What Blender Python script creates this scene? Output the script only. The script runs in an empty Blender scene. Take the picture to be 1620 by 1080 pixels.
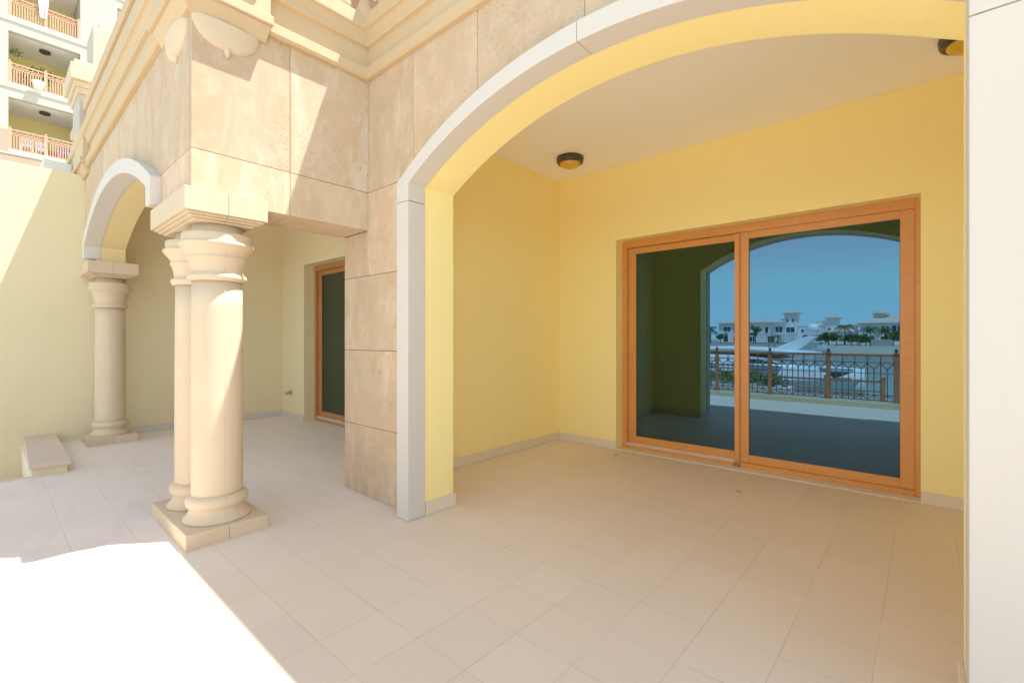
import bpy, bmesh, math, random
from mathutils import Vector, Matrix
random.seed(7)
S = bpy.context.scene
COL = S.collection
PI = math.pi

# ------------------------------------------------------------------ node helpers
def newmat(name):
    m = bpy.data.materials.new(name); m.use_nodes = True
    nt = m.node_tree
    for n in list(nt.nodes): nt.nodes.remove(n)
    out = nt.nodes.new('ShaderNodeOutputMaterial')
    return m, nt, out
class NT:
    def __init__(s, nt): s.nt = nt
    def n(s, t, **k):
        o = s.nt.nodes.new('ShaderNode' + t)
        for a, v in k.items(): setattr(o, a, v)
        return o
    def l(s, a, b): s.nt.links.new(a, b)
    def setin(s, sock, v):
        if isinstance(v, bpy.types.NodeSocket): s.l(v, sock)
        elif v is not None: sock.default_value = v
    def math(s, op, a, b=None, c=None, clamp=False):
        o = s.n('Math', operation=op); o.use_clamp = clamp
        s.setin(o.inputs[0], a)
        if b is not None: s.setin(o.inputs[1], b)
        if c is not None: s.setin(o.inputs[2], c)
        return o.outputs[0]
    def mix(s, f, a, b, blend='MIX'):
        o = s.n('Mix', data_type='RGBA', blend_type=blend)
        s.setin(o.inputs[0], f)
        for i, v in ((6, a), (7, b)):
            if isinstance(v, tuple) and len(v) == 3: v = v + (1,)
            s.setin(o.inputs[i], v)
        return o.outputs[2]
    def ramp(s, f, lo, hi):
        o = s.n('MapRange'); s.l(f, o.inputs[0])
        o.inputs[1].default_value = lo; o.inputs[2].default_value = hi
        return o.outputs[0]
    def pos(s, scale=(1, 1, 1), src=None):
        if src is None: src = s.n('NewGeometry').outputs['Position']
        o = s.n('Mapping'); s.l(src, o.inputs[0]); o.inputs['Scale'].default_value = scale
        return o.outputs[0]
    def noise(s, vec, scale, detail=4, rough=.55, dist=0):
        o = s.n('TexNoise'); s.l(vec, o.inputs['Vector'])
        o.inputs['Scale'].default_value = scale; o.inputs['Detail'].default_value = detail
        o.inputs['Roughness'].default_value = rough; o.inputs['Distortion'].default_value = dist
        return o.outputs[0]
    def bump(s, h, strength, dist=.01, normal=None):
        o = s.n('Bump'); o.inputs['Strength'].default_value = strength; o.inputs['Distance'].default_value = dist
        s.l(h, o.inputs['Height'])
        if normal is not None: s.l(normal, o.inputs['Normal'])
        return o.outputs[0]
    def bsdf(s, out, col, rough=.8, normal=None, metallic=0, spec=.3):
        b = s.n('BsdfPrincipled')
        if isinstance(col, tuple): col = col + (1,) if len(col) == 3 else col
        s.setin(b.inputs['Base Color'], col); s.setin(b.inputs['Roughness'], rough)
        b.inputs['Metallic'].default_value = metallic
        b.inputs['Specular IOR Level'].default_value = spec
        if normal is not None: s.l(normal, b.inputs['Normal'])
        s.l(b.outputs[0], out.inputs[0]); return b

def mat_stucco(name, base, dirt=.12, spec=.25, rough=.85):
    m, nt, out = newmat(name); q = NT(nt)
    p = q.pos()
    big = q.noise(p, .9, 4); st = q.noise(q.pos((3, 3, .35)), 1.6, 5)
    f = q.math('MULTIPLY', q.ramp(big, .35, .75), dirt)
    f2 = q.math('MULTIPLY', q.ramp(st, .52, .75), dirt * .8)
    dark = tuple(c * .72 for c in base)
    c = q.mix(f, base, dark); c = q.mix(f2, c, tuple(c2 * .8 for c2 in base))
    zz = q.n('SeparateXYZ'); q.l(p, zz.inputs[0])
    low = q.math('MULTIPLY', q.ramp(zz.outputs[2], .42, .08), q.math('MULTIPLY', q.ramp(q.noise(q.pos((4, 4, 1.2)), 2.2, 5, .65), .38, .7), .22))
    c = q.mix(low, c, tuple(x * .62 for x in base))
    ln = q.math('MULTIPLY', q.ramp(q.math('ABSOLUTE', q.math('SUBTRACT', zz.outputs[2], 2.86)), .006, .002), .10)
    c = q.mix(ln, c, tuple(x * .6 for x in base))
    sc = q.n('TexVoronoi'); q.l(q.pos((1, 1, 2.2)), sc.inputs['Vector']); sc.inputs['Scale'].default_value = 3.1
    c = q.mix(q.math('MULTIPLY', q.ramp(sc.outputs[0], .05, .02), .16), c, tuple(x * .5 for x in base))
    # roller bands
    wob = q.noise(p, 6, 2)
    c = q.mix(q.math('MULTIPLY', q.ramp(wob, .3, .8), .05), c, tuple(min(1, x * 1.1) for x in base))
    fine = q.noise(p, 140, 3); med = q.noise(p, 14, 3)
    h = q.math('ADD', q.math('MULTIPLY', fine, .5), med)
    q.bsdf(out, c, rough, q.bump(h, .20, .006), spec=spec)
    return m

def mat_stone(name):
    m, nt, out = newmat(name); q = NT(nt)
    geo = q.n('NewGeometry'); p = geo.outputs['Position']; rnd = geo.outputs['Random Per Island']
    # shift per panel so the pattern does not run through the joints
    off = q.n('VectorMath', operation='ADD')
    q.l(p, off.inputs[0])
    cmb = q.n('CombineXYZ'); q.l(q.math('MULTIPLY', rnd, 37.0), cmb.inputs[0]); q.l(q.math('MULTIPLY', rnd, 11.0), cmb.inputs[1]); q.l(q.math('MULTIPLY', rnd, 23.0), cmb.inputs[2])
    q.l(cmb.outputs[0], off.inputs[1]); v = off.outputs[0]
    sep = q.n('SeparateXYZ'); q.l(p, sep.inputs[0])
    low = q.ramp(sep.outputs[2], 2.6, .8)
    clo = q.noise(q.pos((1, 1, .55), v), 2.4, 6, .6, .6)
    c = q.mix(q.ramp(clo, .36, .64), (.48, .325, .18), (.56, .41, .25))
    orange = q.noise(q.pos((1, 1, .8), v), 3.1, 5, .6, .4)
    c = q.mix(q.math('MULTIPLY', q.ramp(orange, .38, .66), q.math('MULTIPLY_ADD', low, .72, .34)), c, (.62, .375, .19))
    streak = q.noise(q.pos((2.6, 2.6, .75), v), 1.7, 7, .66, .7)
    c = q.mix(q.math('MULTIPLY', q.ramp(streak, .52, .68), .55), c, (.70, .60, .46))
    s2 = q.noise(q.pos((16, 16, .55), v), 1.2, 4, .6)
    c = q.mix(q.math('MULTIPLY', q.ramp(s2, .58, .75), .16), c, (.40, .25, .15))
    grain = q.noise(q.pos((1, 1, 1), v), 55, 5, .7)
    c = q.mix(q.math('MULTIPLY', q.ramp(grain, .35, .75), .16), c, (.45, .32, .2))
    mot = q.noise(q.pos((1, 1, .8), v), 9, 6, .7, .5)
    c = q.mix(q.math('MULTIPLY', q.ramp(mot, .5, .7), .26), c, (.78, .67, .53))
    c = q.mix(q.math('MULTIPLY', q.ramp(mot, .47, .28), .22), c, (.46, .30, .165))
    rust = q.noise(q.pos((1, 1, .6), v), 1.35, 5, .65, .5)
    c = q.mix(q.math('MULTIPLY', q.ramp(rust, .52, .70), .34), c, (.56, .36, .19))
    # travertine pits
    vor = q.n('TexVoronoi'); q.l(v, vor.inputs['Vector']); vor.inputs['Scale'].default_value = 46
    mask = q.ramp(q.noise(q.pos((1, 1, .7), v), 2.1, 4, .65), .47, .60)
    pit = q.math('MULTIPLY', q.ramp(vor.outputs[0], .27, .10), mask)
    vor2 = q.n('TexVoronoi'); q.l(q.pos((1, 1, .6), v), vor2.inputs['Vector']); vor2.inputs['Scale'].default_value = 15
    mask2 = q.ramp(q.noise(v, 1.6, 3, .6), .58, .68)
    pit2 = q.math('MULTIPLY', q.ramp(vor2.outputs[0], .17, .07), mask2)
    pits = q.math('MAXIMUM', pit, pit2)
    c = q.mix(q.math('MULTIPLY', pits, .9), c, (.26, .17, .10))
    # grime near the ground
    gr = q.math('MULTIPLY', q.ramp(sep.outputs[2], .35, .0), q.ramp(q.noise(q.pos((6, 6, 1.2), v), 2.2, 5), .42, .65))
    c = q.mix(q.math('MULTIPLY', gr, .6), c, (.30, .20, .13))
    # panel brightness
    br = q.math('MULTIPLY_ADD', rnd, .16, .92)
    hs = q.n('HueSaturation'); q.l(c, hs.inputs['Color']); q.l(br, hs.inputs['Value']); hs.inputs['Saturation'].default_value = .92
    h = q.math('SUBTRACT', q.math('MULTIPLY', grain, .3), pits)
    q.bsdf(out, hs.outputs[0], .75, q.bump(h, .35, .006), spec=.25)
    return m

def mat_cast(name, base, amt=.38, pores=1.0):
    m, nt, out = newmat(name); q = NT(nt)
    p = q.pos()
    a = q.noise(q.pos((1, 1, .6)), 2.2, 5, .6, .3)
    c = q.mix(q.math('MULTIPLY', q.ramp(a, .35, .7), amt), base, tuple(x * y for x, y in zip(base, (.86, .80, .70))))
    st = q.noise(q.pos((9, 9, .8)), 1.6, 4)
    c = q.mix(q.math('MULTIPLY', q.ramp(st, .55, .75), amt * .8), c, tuple(min(1, x * 1.12) for x in base))
    g = q.noise(p, 220, 2)
    sp = q.noise(p, 30, 3)
    c = q.mix(q.math('MULTIPLY', q.ramp(sp, .62, .75), .16*pores), c, tuple(x * .62 for x in base))
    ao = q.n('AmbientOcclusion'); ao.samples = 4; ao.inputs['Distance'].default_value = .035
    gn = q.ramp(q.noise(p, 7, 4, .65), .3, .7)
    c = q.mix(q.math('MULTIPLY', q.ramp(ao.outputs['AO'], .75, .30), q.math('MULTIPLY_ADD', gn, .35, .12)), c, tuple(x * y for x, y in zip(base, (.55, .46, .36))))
    pv = q.n('TexVoronoi'); q.l(p, pv.inputs['Vector']); pv.inputs['Scale'].default_value = 60
    po = q.math('MULTIPLY', q.ramp(pv.outputs[0], .16, .06), q.ramp(q.noise(p, 5, 3), .52, .62))
    c = q.mix(q.math('MULTIPLY', po, .35*pores), c, tuple(x * .5 for x in base))
    q.bsdf(out, c, .72, q.bump(q.math('SUBTRACT', q.math('ADD', g, q.math('MULTIPLY', sp, .6)), po), .10, .004), spec=.3)
    return m

def mat_floor():
    m, nt, out = newmat('terrace_tile'); q = NT(nt)
    geo = q.n('NewGeometry'); p = geo.outputs['Position']
    sep = q.n('SeparateXYZ'); q.l(p, sep.inputs[0]); x, y = sep.outputs[0], sep.outputs[1]
    wob = q.noise(p, 3.0, 2)
    def cell(a, o):
        t = q.math('DIVIDE', q.math('ADD', a, o), .3)
        fl = q.math('FLOOR', t); fr = q.math('SUBTRACT', t, fl)
        d = q.math('MULTIPLY', q.math('MINIMUM', fr, q.math('SUBTRACT', 1.0, fr)), .3)
        return fl, d
    fx, dx = cell(x, 15.15); fy, dy = cell(y, 14.75 - .095)
    cm = q.n('CombineXYZ'); q.l(fx, cm.inputs[0]); q.l(fy, cm.inputs[1])
    wn = q.n('TexWhiteNoise', noise_dimensions='3D'); q.l(cm.outputs[0], wn.inputs[0])
    rnd = wn.outputs[0]
    # each row / column of joints fades on its own
    jx = q.math('MULTIPLY', q.ramp(dx, .0031, .0014), q.math('MULTIPLY_ADD', q.ramp(q.noise(q.pos((1, .7, 1)), 1.7, 3), .38, .64), .6, .28))
    jy = q.math('MULTIPLY', q.ramp(dy, .0029, .0014), q.math('MULTIPLY_ADD', q.ramp(q.noise(q.pos((.9, 1.3, 1)), 2.3, 3), .40, .62), .75, .25))
    j = q.math('MAXIMUM', jx, jy)
    base = q.mix(q.ramp(rnd, 0, 1), (.80, .665, .505), (.835, .70, .54))
    sp = q.noise(p, 120, 4, .8)
    base = q.mix(q.math('MULTIPLY', q.ramp(sp, .3, .75), .38), base, (.52, .42, .32))
    sp2 = q.noise(p, 300, 2, .7)
    base = q.mix(q.math('MULTIPLY', q.ramp(sp2, .55, .8), .35), base, (.80, .72, .62))
    # dust film, streaked along the porch side
    dm = q.ramp(x, -2.6, -4.3)
    ds = q.noise(q.pos((.8, 3.2, 1)), 1.3, 6, .62, .8)
    base = q.mix(q.math('MULTIPLY', dm, .82), base, (.80, .745, .69))
    base = q.mix(q.math('MULTIPLY', dm, q.math('MULTIPLY', q.ramp(ds, .54, .72), .36)), base, (.52, .475, .44))
    base = q.mix(q.math('MULTIPLY', dm, q.math('MULTIPLY', q.ramp(q.noise(q.pos((1.4, 5, 1)), 1.1, 5, .6, .5), .55, .7), .5)), base, (.74, .71, .68))
    big = q.noise(p, .8, 4)
    base = q.mix(q.math('MULTIPLY', q.ramp(big, .4, .7), .14), base, (.48, .38, .28))
    # few drops / stains
    vor = q.n('TexVoronoi'); q.l(p, vor.inputs['Vector']); vor.inputs['Scale'].default_value = 2.2
    base = q.mix(q.math('MULTIPLY', q.ramp(vor.outputs[0], .035, .02), .5), base, (.33, .27, .20))
    c = q.mix(q.math('MULTIPLY', j, .5), base, (.33, .26, .19))
    h = q.math('SUBTRACT', q.math('MULTIPLY', sp, .25), q.math('MULTIPLY', j, .9))
    q.bsdf(out, c, q.math('MULTIPLY_ADD', big, .2, .42), q.bump(h, .28, .004), spec=.35)
    return m

def mat_plain(name, base, rough=.6, metallic=0, vary=.12, scale=8, spec=.4, bump=.05, stretch=(1, 1, 1)):
    m, nt, out = newmat(name); q = NT(nt)
    a = q.noise(q.pos(stretch), scale, 4)
    c = q.mix(q.math('MULTIPLY', q.ramp(a, .35, .7), vary * 3), base, tuple(x * .7 for x in base))
    q.bsdf(out, c, rough, q.bump(q.noise(q.pos(), scale * 12, 3), bump, .003), metallic, spec)
    return m

def mat_wood(name='orange_woodgrain', ca=(.70, .275, .055), cb=(.50, .175, .032)):
    m, nt, out = newmat(name); q = NT(nt)
    a = q.noise(q.pos((14, 14, .9)), 2.0, 5, .6, .4)
    b = q.noise(q.pos((.9, 14, 14)), 2.0, 5, .6, .4)
    c = q.mix(q.math('MULTIPLY', q.ramp(q.math('ADD', q.math('MULTIPLY', a, .5), q.math('MULTIPLY', b, .5)), .4, .62), .35), ca, cb)
    q.bsdf(out, c, .42, q.bump(q.noise(q.pos(), 120, 2), .03, .002), spec=.4)
    return m

def mat_glass(name='tinted_mirror_glass', gc=(.040, .090, .150, 1), dc=(.005, .008, .004, 1)):
    m, nt, out = newmat(name); q = NT(nt)
    g = q.n('BsdfGlossy'); g.inputs['Roughness'].default_value = 0
    w = q.noise(q.pos((1, 1, 1)), 1.1, 2)
    q.l(q.bump(w, .02, .0006), g.inputs['Normal'])
    g.inputs['Color'].default_value = gc
    d = q.n('BsdfDiffuse'); d.inputs['Color'].default_value = dc
    a = q.n('AddShader'); q.l(g.outputs[0], a.inputs[0]); q.l(d.outputs[0], a.inputs[1])
    q.l(a.outputs[0], out.inputs[0]); return m

def mat_leaf(name, a, b):
    m, nt, out = newmat(name); q = NT(nt)
    geo = q.n('NewGeometry')
    c = q.mix(geo.outputs['Random Per Island'], a, b)
    q.bsdf(out, c, .6, spec=.2); return m

def mat_water():
    m, nt, out = newmat('lagoon_water'); q = NT(nt)
    h = q.noise(q.pos((1, 2.2, 1)), .8, 4); 
    q.bsdf(out, (.10, .20, .19), .12, q.bump(h, .25, .15), spec=.5); return m

M = {}
M['bay'] = mat_stucco('yellow_stucco', (.985, .815, .325), .05)  # lighter than real plaster, the colour stands in for missing fill light
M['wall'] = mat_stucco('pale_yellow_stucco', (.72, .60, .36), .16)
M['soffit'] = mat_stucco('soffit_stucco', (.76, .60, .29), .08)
M['ceil'] = mat_stucco('white_ceiling_paint', (.96, .93, .87), .03)  # brighter than real ceiling paint, fill light is put into the colour
M['stone'] = mat_stone('beige_limestone')
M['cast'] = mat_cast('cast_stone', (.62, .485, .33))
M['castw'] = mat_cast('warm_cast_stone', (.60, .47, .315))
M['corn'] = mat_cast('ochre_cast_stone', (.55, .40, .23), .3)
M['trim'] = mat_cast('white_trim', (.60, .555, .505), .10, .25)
M['floor'] = mat_floor()
M['skirt'] = mat_cast('skirting_tile', (.74, .63, .48), .2)
M['skirtg'] = mat_cast('grey_skirting_tile', (.54, .49, .44), .2)
M['grout'] = mat_plain('dark_joint', (.05, .035, .025), .9)
M['wood'] = mat_wood()
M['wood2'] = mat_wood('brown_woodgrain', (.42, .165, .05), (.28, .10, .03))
M['woodd'] = mat_plain('brown_frame', (.33, .125, .045), .45, vary=.1)
M['track'] = mat_plain('white_track', (.75, .73, .70), .4)
M['glass'] = mat_glass()
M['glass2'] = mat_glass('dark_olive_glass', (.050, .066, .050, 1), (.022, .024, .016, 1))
M['villa'] = mat_plain('villa_white', (.94, .93, .90), .6, vary=.02)
M['black'] = mat_plain('dark_bronze', (.035, .026, .02), .4, spec=.5)
M['amber'] = mat_plain('amber_glass', (.66, .37, .04), .25, vary=.05, spec=.5)
M['rail'] = mat_plain('copper_brown_paint', (.55, .20, .085), .45, vary=.15)
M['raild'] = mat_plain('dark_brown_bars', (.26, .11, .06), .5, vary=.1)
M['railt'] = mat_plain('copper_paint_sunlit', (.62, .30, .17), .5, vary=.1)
M['white'] = mat_plain('white_paint', (.72, .70, .66), .6, vary=.04)
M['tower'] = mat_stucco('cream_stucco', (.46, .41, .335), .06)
M['tile'] = mat_plain('clay_roof_tile', (.66, .53, .43), .8, scale=2)
M['dark'] = mat_plain('dark_window', (.02, .03, .035), .12, spec=.6)
M['gel'] = mat_plain('white_gelcoat', (.92, .93, .93), .25, vary=.03, scale=1)
M['grey'] = mat_plain('grey_canvas', (.42, .47, .44), .7)
M['sand'] = mat_plain('sand', (.46, .40, .31), .9, scale=.4)
M['quay'] = mat_plain('quay_paving', (.42, .38, .33), .85, scale=1.2)
M['bank'] = mat_plain('stone_bank', (.28, .26, .22), .9, scale=.6)
M['water'] = mat_water()
M['leaf'] = mat_leaf('green_leaf', (.045, .095, .02), (.13, .22, .04))
M['leafd'] = mat_leaf('dark_leaf', (.04, .08, .03), (.11, .17, .065))
M['palm'] = mat_leaf('palm_frond', (.055, .10, .035), (.13, .20, .07))
M['bark'] = mat_plain('palm_bark', (.16, .115, .075), .9, scale=5)
M['dry'] = mat_plain('dry_leaf', (.50, .33, .10), .7, scale=30)
M['steel'] = mat_plain('brushed_metal', (.42, .41, .38), .35, metallic=.8)
M['cloth'] = mat_plain('white_cloth', (.78, .79, .85), .9)
M['blue'] = mat_plain('blue_plastic', (.20, .27, .42), .6)

# ------------------------------------------------------------------ mesh helpers
class MB:
    def __init__(s): s.v = []; s.f = []; s.sm = set()
    def add(s, vs, fs, smooth=False):
        b = len(s.v); s.v += [tuple(p) for p in vs]
        for f in fs:
            if smooth: s.sm.add(len(s.f))
            s.f.append([b + i for i in f])
        return s
    def box(s, x0, x1, y0, y1, z0, z1):
        return s.add([(x0,y0,z0),(x1,y0,z0),(x1,y1,z0),(x0,y1,z0),(x0,y0,z1),(x1,y0,z1),(x1,y1,z1),(x0,y1,z1)],
                     [(3,2,1,0),(4,5,6,7),(0,1,5,4),(1,2,6,5),(2,3,7,6),(3,0,4,7)])
    def quad(s, a, b, c, d): return s.add([a, b, c, d], [(0, 1, 2, 3)])
    def lathe(s, prof, cx=0, cy=0, cz=0, n=40, seams=(), groove=.003, smooth=True):
        ang = [2*PI*i/n for i in range(n)]
        g = {}
        for a in seams:
            for d, k in ((-.03, 0), (-.012, 0), (0, 1), (.012, 0), (.03, 0)):
                t = (a + d) % (2*PI); ang = [q for q in ang if abs((q-t+PI) % (2*PI)-PI) > .008]; ang.append(t); g[t] = k
        ang.sort(); N = len(ang); vs = []
        for r, z in prof:
            for t in ang:
                rr = max(0.0005, r - groove*g.get(t, 0)); vs.append((cx+rr*math.cos(t), cy+rr*math.sin(t), cz+z))
        fs = []
        for i in range(len(prof)-1):
            for k in range(N):
                a = i*N+k; b = i*N+(k+1) % N
                fs.append((a, b, b+N, a+N))
        s.add(vs, fs, smooth)
        s.add([vs[k] for k in range(N)], [tuple(reversed(range(N)))])
        s.add([vs[(len(prof)-1)*N+k] for k in range(N)], [tuple(range(N))])
        return s
    def tube(s, pts, r, n=8, smooth=True):
        pts = [Vector(p) for p in pts]; rings = []
        for i, p in enumerate(pts):
            d = (pts[min(i+1, len(pts)-1)] - pts[max(i-1, 0)]).normalized()
            u = d.cross(Vector((0, 0, 1)));
            if u.length < 1e-3: u = d.cross(Vector((0, 1, 0)))
            u.normalize(); w = d.cross(u)
            rr = r[i] if isinstance(r, (list, tuple)) else r
            rings.append([p + rr*(math.cos(2*PI*k/n)*u + math.sin(2*PI*k/n)*w) for k in range(n)])
        vs = [v for R in rings for v in R]; fs = []
        for i in range(len(pts)-1):
            for k in range(n):
                fs.append((i*n+k, i*n+(k+1) % n, (i+1)*n+(k+1) % n, (i+1)*n+k))
        s.add(vs, fs, smooth)
        s.add(rings[0], [tuple(reversed(range(n)))]); s.add(rings[-1], [tuple(range(n))])
        return s
    def bar(s, a, b, w, d):       # thin rectangular bar in an XZ / YZ panel
        a = Vector(a); b = Vector(b); t = (b-a).normalized()
        n = Vector((0, 1, 0)) if abs(t.y) < .5 and abs(b.y-a.y) < 1e-5 else Vector((1, 0, 0))
        u = t.cross(n).normalized()*w/2; n = n*d/2
        vs = [a-u-n, a+u-n, a+u+n, a-u+n, b-u-n, b+u-n, b+u+n, b-u+n]
        return s.add(vs, [(3,2,1,0),(4,5,6,7),(0,1,5,4),(1,2,6,5),(2,3,7,6),(3,0,4,7)])
    def build(s, name, mat, parent=None, bevel=0, loc=None, auto=False):
        me = bpy.data.meshes.new(name); me.from_pydata(s.v, [], s.f); me.update()
        if s.sm:
            for i, p in enumerate(me.polygons):
                if i in s.sm: p.use_smooth = True
        bm = bmesh.new(); bm.from_mesh(me)
        bmesh.ops.remove_doubles(bm, verts=bm.verts, dist=1e-5)
        bmesh.ops.recalc_face_normals(bm, faces=bm.faces)
        bm.to_mesh(me); bm.free()
        me.materials.append(mat)
        o = bpy.data.objects.new(name, me); COL.objects.link(o)
        if parent is not None:
            o.parent = parent
            pm = Matrix.Translation(WLOC.get(parent.name, Vector((0, 0, 0))))
            o.matrix_parent_inverse = pm.inverted()
        WLOC[o.name] = Vector((0, 0, 0))
        if bevel:
            b = o.modifiers.new('bevel', 'BEVEL'); b.width = bevel; b.segments = 2; b.limit_method = 'ANGLE'; b.angle_limit = math.radians(40)
            b.harden_normals = False
        return o
WLOC = {}
def tag(o, label=None, cat=None, group=None, kind=None):
    if label: o['label'] = label
    if cat: o['category'] = cat
    if group: o['group'] = group
    if kind: o['kind'] = kind
    return o
def empty(name, loc, label, cat, group=None):
    o = bpy.data.objects.new(name, None); COL.objects.link(o); o.location = loc
    o.empty_display_size = .2
    WLOC[o.name] = Vector(loc)
    return tag(o, label, cat, group)
def copy_tree(o, parent=None):
    c = o.copy(); COL.objects.link(c)
    if parent is not None:
        c.parent = parent; c.matrix_parent_inverse = o.matrix_parent_inverse.copy()
    for ch in list(o.children): copy_tree(ch, c)
    return c

# ------------------------------------------------------------------ main dimensions
XF = -3.42      # inner corner: porch side face
YF = 2.08       # main facade stone
YP = .845       # porch front stone
ZB = 2.18       # porch beam soffit
ZJ = 2.49       # long horizontal joint
ZC = 3.41       # underside of cornice
YB = 4.88       # loggia back wall
XL = -3.52      # loggia left wall
AX, AH = -1.32, 1.42          # big arch centre, half width
def arc(hw, zk, za):
    r = za - zk; R = (hw*hw + r*r)/(2*r); c = za - R
    return lambda d: (c + math.sqrt(max(0, R*R - d*d))) if abs(d) <= hw else zk
BIG = arc(AH, 2.40, 2.80)
SX, SH = -5.93, 1.64          # small arch
SMALL = arc(SH, 2.41, 2.80)

# ------------------------------------------------------------------ SETTING
f = MB()
f.box(-6.24, 6.5, -.82, .28, -.30, 0); f.box(-8.12, 6.5, .2805, 5.4, -.30, 0)
fl = f.build('terrace_floor', M['floor']); tag(fl, 'sand coloured square tile terrace floor', kind='structure')
fl.data.materials[0] = M['floor']
n = MB(); n.box(-6.30, -6.245, -.82, .275, -.06, .004)
tag(n.build('floor_edge_strip', M['trim']), 'pale stone edging along the terrace drop', kind='structure')
k = MB(); k.box(-6.3, 6.5, -1.08, -.822, -.9, .105)
tag(k.build('kerb', M['wall'], bevel=.01), 'low plastered kerb under the terrace railing', kind='structure')
w = MB(); w.box(-9, 8, -.86, -.85, -4, -.31)
tag(w.build('terrace_retaining_face', M['wall']), kind='structure')
s = MB(); s.box(-8.1, -6.3, -.84, .27, -1.6, -1.5)
tag(s.build('lower_landing', M['quay']), kind='structure')
qy = MB(); qy.box(-60, 60, -15, -.9, -4, -1.25)
tag(qy.build('quay', M['quay']), 'paved quay below the terrace', kind='structure')
wa = MB(); wa.quad((-3000, -3000, -2.6), (3000, -3000, -2.6), (3000, 200, -2.6), (-3000, 200, -2.6))
tag(wa.build('water', M['water']), 'calm lagoon between the quay and the villas', kind='structure')
g = MB(); g.quad((-3000, 200, -2.59), (3000, 200, -2.59), (3000, 3000, -2.59), (-3000, 3000, -2.59)); g.box(-60, 60, 5.2, 120, -3, -.4)
tag(g.build('ground', M['sand']), 'ground behind the buildings', kind='structure')
g = MB(); 
g.add([(-160,-150,-2.75),(-24,-150,-2.75),(-24,-152,-.6),(-160,-152,-.6),(-160,-320,-.2),(-24,-320,-.2)], [(0,1,2,3),(3,2,5,4)])
tag(g.build('far_bank', M['bank']), 'stone bank in front of the villas', kind='structure')
g = MB(); xs = [-24, -18, -10, 0, 20, 90]
vs = []
for x in xs: vs += [(x, -112 - .06*abs(x), -2.75), (x, -140, -2.1), (x, -165, -1.0), (x, -320, -.6)]
g.add(vs, [(i*4+j, i*4+4+j, i*4+5+j, i*4+1+j) for i in range(5) for j in range(3)], True)
tag(g.build('beach', M['sand']), 'pale sand beach across the water', kind='structure')

# ------------------------------------------------------------------ APARTMENT BUILDING
B = empty('apartment_building', (-1.3, 2.1, 0), 'yellow and beige stone clad apartment building with a wide white arch over its terrace', 'building')

def strip(mb, x0, x1, z0, z1, y, t, low=None, n=1):
    """panel in an XZ plane facing -Y, lower edge following low(x)"""
    xs = [x0 + (x1-x0)*i/n for i in range(n+1)]
    pts = [(x, max(z0, low(x)) if low else z0) for x in xs]
    pts = [(x, min(z, z1)) for x, z in pts]
    seg = []
    for i in range(n):
        (xa, za), (xb, zb) = pts[i], pts[i+1]
        if za >= z1 - 1e-4 and zb >= z1 - 1e-4: continue
        seg.append((xa, za, xb, zb))
    if not seg: return
    for xa, za, xb, zb in seg:
        mb.quad((xa, y, za), (xb, y, zb), (xb, y, z1), (xa, y, z1))
        mb.quad((xa, y, za), (xa, y+t, za), (xb, y+t, zb), (xb, y, zb))
        mb.quad((xa, y, z1), (xb, y, z1), (xb, y+t, z1), (xa, y+t, z1))
    xa, za = seg[0][:2]; mb.quad((xa, y, za), (xa, y, z1), (xa, y+t, z1), (xa, y+t, za))
    xb, zb = seg[-1][2:]; mb.quad((xb, y, zb), (xb, y+t, zb), (xb, y+t, z1), (xb, y, z1))

G = .0022   # half joint
bigcut = lambda x: (BIG(x-AX) + .05 + .02*abs(x-AX)) if abs(x-AX) < AH+.07 else -1
# stone cladding, main facade
c = MB()
def fac(x0, x1, z0, z1, cut=True): strip(c, x0+G, x1-G, z0+G, z1-G, YF, .045, bigcut if cut else None, max(2, int((x1-x0)/.03)) if cut else 1)
jl = AX-AH-.07; jr = AX+AH+.07
for z0, z1 in ((0, .575), (.575, 1.20), (1.20, 1.812)): fac(-3.80, jl, z0, z1, False)
fac(-3.44, jl, 1.812, ZB-.0, False) if False else None
fac(-3.80, -3.442, 1.812, ZB-.002, False); fac(-3.442, jl, 1.812, ZJ, False)
fac(-3.442, jl, ZJ, ZC+.05, False); 
c2 = [jl, -2.14, -1.334, -.52, .17]
fac(jl, -2.14, ZJ, ZC+.05); fac(-2.14, -1.334, ZJ, ZC+.05); fac(-1.334, -.5, ZJ, ZC+.05); fac(-.5, jr, ZJ, ZC+.05)
xs = [jr, .95, 1.75, 2.55, 3.35, 4.2, 5.0]
for a, b in zip(xs, xs[1:]):
    for z0, z1 in ((0, .575), (.575, 1.20), (1.20, 1.812), (1.812, ZJ), (ZJ, ZC+.05)): fac(a, b, z0, z1, False)
o = c.build('facade_cladding', M['stone'], B, bevel=.0015); tag(o, 'beige limestone slabs of the main facade around the wide arch')
# porch cladding: +X face, soffit, -Y face with small arch
c = MB()
def pan_x(y0, y1, z0, z1): c.box(XF-.04, XF, y0+G, y1-G, z0+G, z1-G)
pan_x(YP-.0, 1.451, ZB, ZJ); pan_x(1.451, YF, ZB, ZJ)
pan_x(YP-.0, 1.451, ZJ, ZC+.05); pan_x(1.451, YF, ZJ, ZC+.05)
c.box(-3.80, XF-.045, YP+.03, 1.451-G, ZB+.001, ZB+.03); c.box(-3.80, XF-.045, 1.451+G, YF-.003, ZB+.001, ZB+.03)
c.box(-3.84, -3.80, YP+.4, YF+.4, ZB+.001, ZC)
scut = lambda x: (SMALL(x-SX) + .05 + .02*abs(x-SX)) if abs(x-SX) < SH+.07 else -1
def por(x0, x1, z0, z1, cut=True): strip(c, x0+G, x1-G, z0+G, z1-G, YP, .04, scut if cut else None, max(2, int((x1-x0)/.03)) if cut else 1)
pl, pr = SX-SH-.07, SX+SH+.07
por(pr, XF-.041, ZB+.01, ZJ, False); por(-4.16, XF-.041, ZJ, ZC+.05)
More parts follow.
